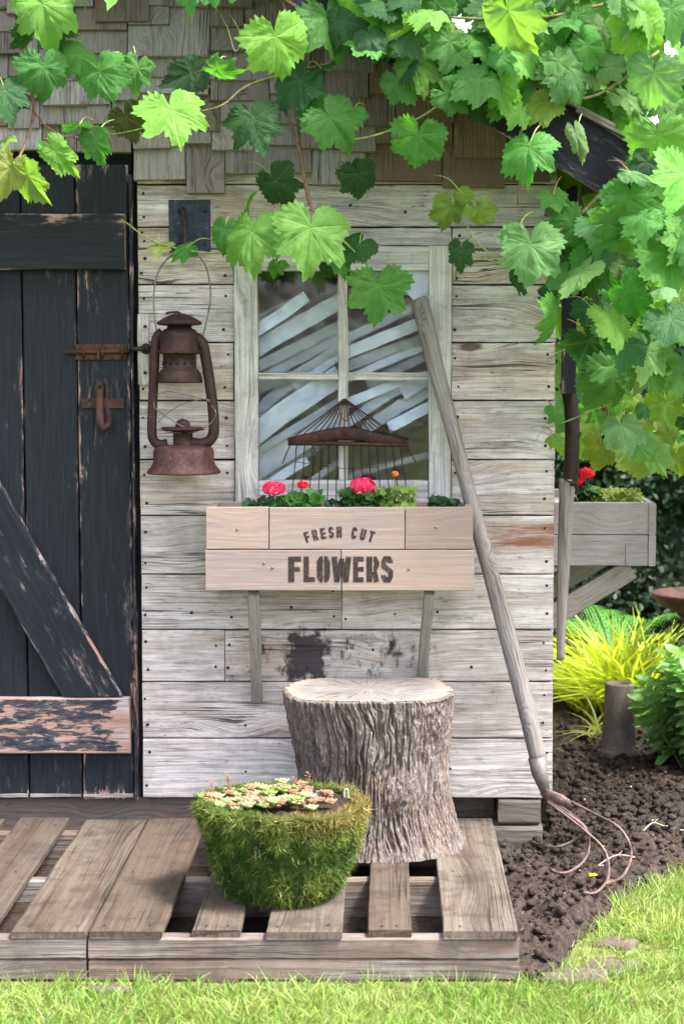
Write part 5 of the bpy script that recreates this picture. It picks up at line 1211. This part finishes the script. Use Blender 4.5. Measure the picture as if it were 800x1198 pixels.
def fern(name, label, c, nf, Lf, col, dirs=None, wid=.05):
    Vs = []
    for k in range(nf):
        a = rng.uniform(0, 6.28) if dirs is None else dirs[k]; d0 = np.array([math.cos(a), math.sin(a), 0]); L = Lf * rng.uniform(.75, 1.1); npn = 20
        t = np.linspace(.08, 1, npn); cen = np.array(c) + d0 * (t * L * .75)[:, None] + np.array([0, 0, 1]) * (L * (1.05 * t - .75 * t * t))[:, None]
        tg = unit(np.gradient(cen, axis=0)); sd_ = unit(np.cross(tg, [0, 0, 1])); nn = np.cross(sd_, tg); w_ = wid * np.sin(np.clip(t * .93 + .07, 0, 1) * np.pi) ** .7 * (1.25 - .6 * t) + .004
        for s__ in (-1, 1):
            T = unit(sd_ * s__ + tg * .45 - nn * .15); # each pinna is a row of small leaflets
            for q in np.linspace(.1, .95, 6):
                Pn = cen + T * (w_ * q)[:, None]
                for s2 in (-1, 1):
                    T2 = unit(tg * s2 + T * .5); Ln = w_ * .19 * (1.05 - q) + .002
                    Vs.append(leafquads(Pn, nn, T2, Ln, Ln * .55, np.array(col) * rng.uniform(.75, 1.25, (len(Pn), 1)), .1))
        rr_ = blades(cen[:-1], unit(cen[1:] - cen[:-1]), np.linalg.norm(cen[1:] - cen[:-1], axis=1) * 1.5, np.full(npn - 1, .004), np.zeros((npn - 1, 3)), np.tile([.12, .16, .04], (npn - 1, 1)), 1); Vs.append(rr_)
    V, Fq, C = cat(Vs); return bulk(name, V, Fq, M['fol'], None, col=C, label=label, category='fern')
fc = G(722, 830, .02); fern('fern', 'dark green fern rising behind the yellow grass', (fc.x + .02, fc.y + .35, .12), 11, .50, (.10, .30, .05), dirs=[R(v) for v in (100, 70, 130, 20, 165, 95, -40, 60, 115, 85, 150)], wid=.075)
fc = G(675, 835, .02); fern('fern', 'light green feathery fern next to the shed corner', (fc.x + .0, fc.y + .1, .02), 16, .36, (.22, .44, .08), wid=.07)
# stonecrop: dome of fleshy leaves on stems
def stonecrop(c, rad, hgt_, nst, label):
    Vs = []
    for k in range(nst):
        a = rng.random() * 6.28; q = math.sqrt(rng.random()); top_ = np.array(c) + np.array([math.cos(a) * q * rad, math.sin(a) * q * rad, hgt_ * (1 - .55 * q * q) * rng.uniform(.85, 1.08)])
        bt = np.array(c) + np.array([math.cos(a) * q * rad * .4, math.sin(a) * q * rad * .4, 0]); ax = unit(top_ - bt)
        col = np.array([.22, .42, .14]) * rng.uniform(.8, 1.25)
        lv = 9
        for j in range(lv):
            t = .3 + .7 * j / (lv - 1); cc = bt + (top_ - bt) * t; m_ = 3; e1 = unit(np.cross(ax, [0, 1, .1])); e2 = np.cross(ax, e1); a0 = j * 1.1 + k
            aa = a0 + np.arange(m_) * 2 * np.pi / m_; out = e1 * np.cos(aa)[:, None] + e2 * np.sin(aa)[:, None]; el_ = .25 + .75 * (t ** 3)
            T = unit(out + ax * el_); Nn = unit(ax - out * el_ * .7); sz_ = (.088 if j < lv - 2 else .058) * rng.uniform(.8, 1.15, m_)
            Vs.append(leafquads(np.tile(cc, (m_, 1)), Nn, T, sz_, sz_ * .6, np.tile(col * (.9 + .35 * t), (m_, 1)) * rng.uniform(.85, 1.15, (m_, 1)), .16))
        Vs.append(blades(bt[None], ax[None], np.array([np.linalg.norm(top_ - bt)]), np.array([.008]), np.zeros((1, 3)), np.array([[.14, .25, .07]]), 2))
    V, Fq, C = cat(Vs); o = bulk('stonecrop', V, Fq, M['fol'], None, col=C, label=label, category='plant', smooth=True)
    return o
q = G(836, 905, .02); stonecrop((q.x, q.y, .02), .25, .44, 44, 'large pale green stonecrop with fleshy leaves at the right edge')

# ================================================================== HEDGE
def hedge(name, label, x0, x1, y0, h_, n, depth=.9, hsc=1.0, col=(.011, .032, .010), lsz=.03):
    t = thing(name, label, 'hedge', ((x0 + x1) / 2, y0 + depth / 2, 0))
    x = rng.uniform(x0, x1, n); z = rng.uniform(.02, h_, n) ; bulge = .22 * (fbm(x * 3.2, z * 3.2, 0, 3) - .5) * 2
    y = y0 + bulge - rng.exponential(.05, n) + .06 + rng.random(n) * .12
    P = np.stack([x, y, z], -1); Nn = unit(np.stack([rng.normal(0, .7, n), -1 + rng.normal(0, .5, n), .4 + rng.normal(0, .6, n)], -1)); T = unit(np.cross(Nn, rng.normal(size=(n, 3))))
    L = rng.uniform(.6, 1.3, n) * lsz; tone = (fbm(x * 5, z * 5, 5, 3)[:, None] * 2.0 + .1); c = np.array(col) * tone * rng.uniform(.5, 1.6, (n, 1)); hl = rng.random(n) < .06; c[hl] = c[hl] * 2.2
    V, Fq, C = leafquads(P, Nn, T, L, L * .6, c, .15); bulk('foliage', V, Fq, M['hedge'], t, col=C)
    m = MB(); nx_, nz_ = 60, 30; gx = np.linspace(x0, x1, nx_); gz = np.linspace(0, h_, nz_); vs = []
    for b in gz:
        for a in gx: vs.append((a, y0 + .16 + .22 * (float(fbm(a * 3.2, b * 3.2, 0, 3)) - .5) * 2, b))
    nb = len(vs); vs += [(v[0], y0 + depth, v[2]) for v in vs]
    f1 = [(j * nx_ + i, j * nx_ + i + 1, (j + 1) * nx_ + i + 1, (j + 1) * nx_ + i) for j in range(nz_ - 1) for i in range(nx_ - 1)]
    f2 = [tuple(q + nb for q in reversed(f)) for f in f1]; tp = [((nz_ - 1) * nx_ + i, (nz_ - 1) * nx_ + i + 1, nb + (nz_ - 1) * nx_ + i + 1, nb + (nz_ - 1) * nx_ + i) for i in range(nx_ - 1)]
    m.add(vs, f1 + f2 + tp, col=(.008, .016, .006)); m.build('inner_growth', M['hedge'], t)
hedge('hedge', 'dark green leafy hedge closing the garden behind the shed', .1, 4.2, 3.0, 2.25, 42000)

# ================================================================== GRAPE VINE
PTS = [(0, 1.04), (9, .94), (19, .80), (29, .72), (39, .82), (50, .96), (58, .87), (70, .74), (80, .70), (92, .79), (104, .86), (118, .78), (132, .69), (146, .64), (158, .56), (168, .40), (175, .2), (180, .08)]
def leaf_outline(nper, seed):
    rs = random.Random(seed); ang = []; rad = []
    degs = np.linspace(-180, 180, nper, endpoint=False)
    ka, kb_ = rs.uniform(.55, 1.35), rs.uniform(.55, 1.35); pv = np.array([p[1] for p in PTS]); sm_ = np.interp([p[0] for p in PTS], [0, 50, 104, 146, 158, 180], [.95, .92, .84, .64, .56, .08])
    dev = pv - sm_; base = np.where(degs < 0, np.interp(np.abs(degs), [p[0] for p in PTS], sm_ + dev * ka), np.interp(np.abs(degs), [p[0] for p in PTS], sm_ + dev * kb_))
    base = base * (1 + rs.uniform(-.09, .09) * np.sign(degs) * np.minimum(1, np.abs(degs) / 40)) * (1 + rs.uniform(-.06, .06) * np.cos(np.radians(degs) * 2 + rs.uniform(0, 3)))
    out = []
    for i, (d_, b) in enumerate(zip(degs, base)):
        tooth = (.052 if i % 2 == 0 else -.038) * (b > .4) * rs.uniform(.4, 1.6)
        out.append((math.radians(d_ + (1.5 if i % 2 else -1.0)), b + tooth + rs.gauss(0, .008)))
    return out
OUT = [leaf_outline(64, k) for k in range(14)]; OUTL = [leaf_outline(44, k + 20) for k in range(8)]
class Vine:
    def __init__(s): s.V = []; s.F = []; s.C = []; s.LF = []; s.n = 0
    def leaf(s, c, size, tip=0.0, col=(.1, .3, .04), tiltx=0.0, tilty=0.0, hi=True, curl=.25, narrow=1.0):
        """c: blade centre; size: blade width (m); tip: angle in the picture plane of the tip, 0 = down, + = to the right"""
        o = random.choice(OUT if hi else OUTL); k = len(o); r = size / 1.62
        rings = (0.0, .25, .48, .68, .85, 1.0) if hi else (0.0, .5, 1.0)
        pts = [(0, 0)]
        for q in rings[1:]: pts += [(math.sin(a) * b * q, math.cos(a) * b * q) for a, b in o]
        pts = np.array(pts); x, y = pts[:, 0], pts[:, 1]; rr = np.hypot(x, y); thh = np.arctan2(x, y)
        sec = np.clip(np.round(thh / R(52)), -2, 2); t2 = thh - sec * R(52); perp = np.abs(rr * np.sin(t2))
        ph = random.uniform(0, 6.28)
        z = .20 * perp + (.07 * (fbm(x * 3.2 + ph, y * 3.2, ph, 2) - .5) + .05 * (fbm(x * 8 + ph, y * 8, ph, 2) - .5)) * 2 * np.minimum(1, rr * 3) - curl * rr ** 2 * .75 + .05 * np.sin(thh * 5 + ph) * rr ** 2 + .05 * np.sin(x * 5 + ph) * rr + (.10 * np.abs(x) if curl > .2 else 0)
        ofs = random.uniform(0, 40); lf = np.stack([x, y, np.full_like(x, ofs)], -1)
        # local: x right, y -> tip (down), z -> toward the camera
        L = np.stack([x * narrow, -(y - .25), z], -1) * r
        e = Euler((tiltx, tilty, tip)).to_matrix(); E = np.array(e)
        L = L @ E.T
        wv = np.stack([L[:, 0], -L[:, 2], L[:, 1]], -1) + np.array(c)
        f = [(0, 1 + j, 1 + (j + 1) % k) for j in range(k)]
        for ri in range(len(rings) - 2):
            b = 1 + ri * k; 
            for j in range(k): 
                a1, a2, b1, b2 = b + j, b + (j + 1) % k, b + k + j, b + k + (j + 1) % k; f += [(a1, b1, b2), (a1, b2, a2)]
        s.V.append(wv); s.F.append(np.array(f) + s.n); s.C.append(np.tile(col, (len(wv), 1))); s.LF.append(lf); s.n += len(wv)
        return Vector(wv[0])
    def build(s, parent, name='foliage'): return bulk(name, np.concatenate(s.V), np.concatenate(s.F), M['vine'], parent, col=np.concatenate(s.C), lf=np.concatenate(s.LF), smooth=True)
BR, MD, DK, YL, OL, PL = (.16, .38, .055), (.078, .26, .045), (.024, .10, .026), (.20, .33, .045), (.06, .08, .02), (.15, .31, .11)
HERO = [  # px, py, width px, tip deg (0 down, + right), Y, colour, narrow
 (52, 16, 74, 10, -.42, BR, 1), (28, 42, 40, -60, -.38, DK, 1), (66, 40, 50, 20, -.36, DK, 1), (52, 88, 60, -5, -.40, MD, 1), (120, 92, 60, 15, -.38, MD, 1), (90, 70, 44, -30, -.36, MD, 1), (160, 87, 46, 5, -.36, MD, .9),
 (203, 138, 78, 5, -.44, BR, 1), (92, 150, 50, 10, -.36, DK, .7), (72, 184, 60, 30, -.46, BR, .55), (113, 172, 48, 20, -.36, MD, .8), (150, 145, 48, 0, -.28, OL, .9), (10, 205, 56, -20, -.5, (.24, .34, .06), .8), (38, 214, 62, 25, -.5, (.2, .32, .06), .7), (8, 115, 58, 5, -.42, DK, 1), (24, 118, 30, 40, -.38, DK, .8), (3, 165, 34, 0, -.4, YL, .8),
 (214, 90, 60, -75, -.34, DK, .7), (262, 84, 46, 60, -.36, MD, .75), (298, 148, 66, 5, -.36, DK, .95), (326, 56, 78, 5, -.46, BR, 1), (345, 103, 62, -40, -.34, DK, 1), (372, 82, 46, 20, -.34, DK, 1), (388, 34, 76, 10, -.38, MD, 1), (369, 128, 54, 60, -.34, MD, .9), (392, 146, 66, 25, -.38, MD, 1), (232, 96, 34, 100, -.3, OL, .5),
 (327, 220, 56, 45, -.26, DK, .9), (294, 282, 76, 5, -.33, BR, 1), (362, 280, 86, 0, -.36, BR, 1), (262, 276, 44, -30, -.28, MD, .8), (290, 238, 34, 130, -.26, MD, .6), (441, 346, 70, -10, -.24, MD, 1.0), (416, 290, 44, -20, -.22, DK, 1), (322, 312, 24, 0, -.24, MD, 1), (400, 310, 30, 20, -.22, MD, .9), (384, 318, 26, -20, -.2, DK, .9), (418, 212, 50, 15, -.26, DK, .9),
 (215, 292, 36, -35, -.16, MD, .6), (186, 291, 34, 10, -.14, (.28, .34, .10), .9),
 (403, 34, 62, 20, -.4, DK, 1), (445, 20, 66, 0, -.36, MD, 1), (470, 100, 50, 15, -.40, MD, 1), (488, 168, 62, -5, -.40, MD, 1), (408, 136, 34, -30, -.34, MD, 1), (416, 208, 40, 20, -.24, DK, .9),
 (510, 8, 46, 20, -.36, MD, 1), (512, 48, 56, 30, -.38, (.14, .30, .035), .9), (532, 108, 24, 10, -.4, YL, .8), (500, 60, 30, -50, -.4, YL, .8), (563, 96, 80, 35, -.36, MD, .95), (560, 62, 50, -20, -.3, MD, 1), (598, 26, 84, 12, -.50, (.13, .32, .07), 1), (615, 20, 60, 50, -.46, PL, .8), (632, 126, 50, -60, -.42, (.2, .32, .04), .8), (616, 181, 66, 0, -.46, MD, 1),
 (670, 88, 66, 15, -.44, (.07, .22, .05), 1), (676, 165, 48, 15, -.44, PL, .45), (705, 45, 62, 0, -.4, PL, 1), (762, 96, 66, -15, -.42, PL, 1), (742, 30, 56, 40, -.3, PL, 1), (785, 20, 60, -10, -.35, PL, 1), (735, 120, 44, 30, -.36, PL, .6), (770, 170, 70, 10, -.42, BR, 1), (745, 205, 46, 60, -.44, PL, .5), (740, 240, 66, 0, -.40, MD, 1), (795, 215, 76, -20, -.48, BR, 1),
 (525, 250, 44, -20, -.30, (.18, .33, .04), .9), (565, 250, 42, 30, -.34, (.3, .4, .09), .8), (543, 230, 26, 40, -.32, YL, .8), (538, 300, 40, -10, -.26, DK, .8), (618, 298, 74, 5, -.38, PL, 1), (648, 234, 38, 0, -.3, MD, 1), (605, 325, 50, -60, -.24, DK, .7), (600, 275, 44, -40, -.36, PL, .8), (649, 374, 58, 0, -.34, MD, 1), (640, 350, 30, 100, -.26, DK, .7), (690, 315, 60, 25, -.32, MD, .8), (665, 270, 56, -30, -.3, MD, 1), (735, 350, 66, 10, -.34, MD, .75), (712, 300, 54, 0, -.3, BR, 1), (785, 310, 74, -10, -.36, MD, 1), (755, 262, 60, 10, -.34, MD, 1),
 (650, 487, 30, 0, -.06, MD, .9), (650, 517, 20, 10, -.06, YL, 1), (693, 408, 66, 20, -.05, DK, .9), (712, 452, 66, -40, -.1, MD, 1), (728, 505, 58, 20, -.15, PL, .9), (752, 527, 42, 35, -.12, PL, .9), (776, 392, 62, 60, -.2, MD, .8), (796, 440, 50, 0, -.25, PL, 1), (748, 535, 56, 0, .1, (.2, .3, .035), 1.1), (780, 478, 44, 20, .05, YL, 1), (768, 540, 40, 30, -.1, PL, .9), (690, 365, 50, 0, -.1, DK, 1), (715, 400, 44, 40, -.2, MD, .8), (702, 530, 44, 0, .15, (.2, .3, .035), 1), (792, 540, 40, 0, .1, YL, 1), (725, 415, 34, 0, .1, YL, 1)]
v1 = Vine(); v2 = Vine(); cn1 = MB(); cn2 = MB()
vineL = thing('grape_vine', 'leafy grape vine trailing across the shingles, over the door and window', 'vine', W(300, 0, -.32))
vineR = thing('grape_vine', 'dense bright grape vine covering the right roof edge and hanging beside the shed', 'vine', W(720, 300, .1))
for (px, py, wpx, tip, Y, c, nr_) in HERO:
    sc = (Y - CAMY) / 2175 / math.cos(TH); cc = np.array(c) * np.array([random.uniform(.85, 1.2), random.uniform(.88, 1.12), random.uniform(.8, 1.2)])
    left = px < 520; vv, cm_ = (v1, cn1) if left else (v2, cn2)
    root = vv.leaf(W(px, py, Y), wpx * sc * 1.04, R(tip + random.gauss(0, 9)), cc, random.gauss(-.15, .28 if wpx > 58 else .5), random.gauss(0, .28 if wpx > 58 else .5), True, random.uniform(.1, .75), nr_)
    e_ = root + Vector((random.uniform(-.05, .05) - .03 * math.sin(R(tip)), random.uniform(.04, .12), random.uniform(.02, .06))); mid = (root + e_) / 2 + Vector((0, -.01, .012))
    cm_.tube(spl([root, mid, e_], 4), .0016, 5, col=(.22, .30, .07) if random.random() < .7 else (.30, .16, .08))
def cane_px(mb, P, r0, r1, col):
    Q = spl([W(*p) for p in P], 6); mb.tube(Q, list(np.linspace(r0, r1, len(Q))), 7, col=col, wob=.08)
BRN = (.16, .09, .055); GRN = (.20, .28, .07); OLV = (.17, .15, .06)
for P, a, b, c in [
  ([(18, -10, -.3), (30, 60, -.3), (38, 110, -.3), (40, 130, -.31), (34, 158, -.33), (22, 186, -.36)], .006, .003, BRN), ([(38, 128, -.31), (55, 148, -.31), (80, 160, -.31), (130, 158, -.28)], .0025, .0015, BRN),
  ([(130, 158, -.3), (160, 152, -.34), (190, 144, -.40)], .0016, .0016, GRN),
  ([(405, 70, -.3), (300, 96, -.3), (262, 122, -.31), (236, 130, -.34)], .004, .002, OLV),
  ([(345, 148, -.3), (352, 185, -.3), (362, 238, -.28), (366, 246, -.28)], .006, .0045, BRN), ([(342, 150, -.3), (332, 120, -.3), (345, 80, -.28), (330, -10, -.25)], .004, .006, BRN),
  ([(362, 242, -.28), (330, 268, -.26), (300, 292, -.22), (250, 296, -.18), (210, 291, -.14), (175, 280, -.12), (150, 262, -.10), (142, 256, -.1)], .004, .0012, GRN), ([(362, 242, -.28), (400, 280, -.24), (430, 310, -.2)], .003, .002, GRN),
  ([(400, 165, -.34), (440, 158, -.36), (490, 138, -.37), (520, 115, -.38), (532, 92, -.38), (560, 40, -.3)], .0022, .003, GRN),
  ([(480, -10, -.2), (487, 40, -.25), (492, 90, -.3), (502, 128, -.3)], .005, .002, BRN), ([(545, 60, -.3), (500, 90, -.32), (440, 30, -.3), (380, 10, -.25), (340, 60, -.3)], .004, .004, OLV),
  ([(250, 5, -.28), (265, 30, -.28), (275, 60, -.28), (282, 42, -.28), (268, 15, -.28)], .0015, .001, OLV),
  ([(20, 190, -.3), (-30, 150, -.3), (-80, 60, -.3), (-60, -60, -.3)], .004, .008, BRN)]: cane_px(cn1, P, a, b, c)
for P, a, b, c in [
  ([(500, 18, -.35), (560, 22, -.38), (640, 20, -.4), (705, 5, -.4)], .003, .004, OLV), ([(520, 30, -.34), (570, 60, -.36), (640, 85, -.36), (700, 60, -.3), (780, 20, -.2)], .005, .007, OLV),
  ([(605, 100, -.35), (610, 150, -.35), (605, 240, -.3)], .003, .002, BRN), ([(608, 155, -.4), (640, 120, -.4), (700, 110, -.38), (770, 60, -.35)], .003, .004, OLV),
  ([(590, 310, -.32), (560, 285, -.3), (540, 255, -.28), (524, 243, -.3)], .002, .001, GRN), ([(590, 310, -.32), (640, 280, -.3), (690, 240, -.28), (740, 180, -.25)], .003, .006, OLV),
  ([(755, 250, .05), (770, 310, .05), (782, 380, .0), (786, 410, 0), (760, 425, .02), (730, 465, .05)], .007, .004, BRN), ([(700, 180, .1), (740, 220, .05), (760, 270, .05)], .01, .007, BRN),
  ([(640, 500, -.04), (665, 492, -.04), (700, 478, -.05), (730, 470, -.05)], .0012, .0025, GRN), ([(700, 360, .1), (712, 380, .1), (708, 450, .15), (712, 500, .2)], .003, .002, BRN), ([(640, 420, 0), (680, 395, 0), (720, 350, 0)], .002, .004, GRN),
  ([(620, 500, -.05), (640, 498, -.05), (628, 512, -.05), (634, 520, -.05)], .0008, .0006, GRN), ([(660, 200, .3), (690, 300, .35), (700, 400, .4), (706, 480, .45)], .012, .008, BRN),
  ([(530, 330, -.2), (545, 300, -.25), (590, 310, -.3)], .002, .002, GRN)]: cane_px(cn2, P, a, b, c)
# fill: dense mass at the right
def fill(vv, cm_, n, xr, yr, Yr, cols, size=(40, 82), dens=None):
    k = 0
    while k < n:
        px, py = random.uniform(*xr), random.uniform(*yr); Y = random.uniform(*Yr)
        if dens and not dens(px, py, Y): k += .2; continue
        c = np.array(random.choice(cols)) * np.array([random.uniform(.7, 1.3)] * 3) * np.array([random.uniform(.85, 1.2), 1, random.uniform(.8, 1.2)])
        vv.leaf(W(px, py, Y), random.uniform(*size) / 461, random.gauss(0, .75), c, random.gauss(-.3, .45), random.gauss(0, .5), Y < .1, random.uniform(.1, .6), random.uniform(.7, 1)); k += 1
def rightmass(px, py, Y):
    # outline of the mass: hangs from the roof edge and over to the right
    lim = np.interp(px, [520, 560, 600, 650, 655, 700, 760, 900, 1100], [30, 60, 90, 120, 520, 500, 520, 560, 600])
    if px < 652 and Y > -.3: return False
    if py > lim: return False
    if py > 150 and px < 652: return False
    if 655 < px < 690 and py > 330 and Y < .2: return False
    if px > 650 and py > 440 and Y < -.1 and random.random() < .75: return False
    if px > 735 and py < 70 and random.random() < .4: return False     # gaps to the sky
    if 575 < px < 748 and 70 < py < 245 and Y < -.12: return False
    if 655 < px < 790 and py > 500 and Y < .5: return False         # barge board end stays in view
    return True
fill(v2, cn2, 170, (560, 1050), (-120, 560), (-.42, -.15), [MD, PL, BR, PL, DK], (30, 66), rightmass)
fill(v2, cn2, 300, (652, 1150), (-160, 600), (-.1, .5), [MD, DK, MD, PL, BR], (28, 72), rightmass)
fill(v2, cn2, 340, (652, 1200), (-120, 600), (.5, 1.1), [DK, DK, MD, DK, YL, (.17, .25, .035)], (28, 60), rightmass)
fill(v2, cn2, 90, (660, 900), (470, 570), (1.25, 1.6), [(.2, .34, .04), (.16, .30, .035), YL, MD], (24, 46), lambda x, y, Y: y < 535)
def eave(px, py, Y):
    l = np.interp(px, [400, 480, 560, 620], [20, 62, 108, 140]); return -62 < py - l < 26
fill(v2, cn2, 44, (410, 610), (-40, 150), (-.46, -.34), [MD, BR, MD, BR, DK], (34, 62), eave)
fill(v2, cn2, 60, (600, 820), (20, 130), (-.1, .25), [MD, BR, DK], (40, 72))
fill(v2, cn2, 40, (600, 760), (-60, 95), (-.46, -.30), [MD, PL, BR, MD], (36, 70))
fill(v2, cn2, 46, (400, 700), (-150, 30), (-.42, -.1), [MD, BR, DK, PL], (44, 76))
fill(v1, cn1, 30, (60, 520), (-150, -5), (-.42, -.28), [MD, DK, BR], (44, 76))
fill(v1, cn1, 14, (420, 520), (-20, 60), (-.30, -.28), [DK, DK, MD], (36, 60))
fill(v1, cn1, 16, (-160, -20), (-60, 230), (-.45, -.3), [MD, DK, BR], (44, 76))
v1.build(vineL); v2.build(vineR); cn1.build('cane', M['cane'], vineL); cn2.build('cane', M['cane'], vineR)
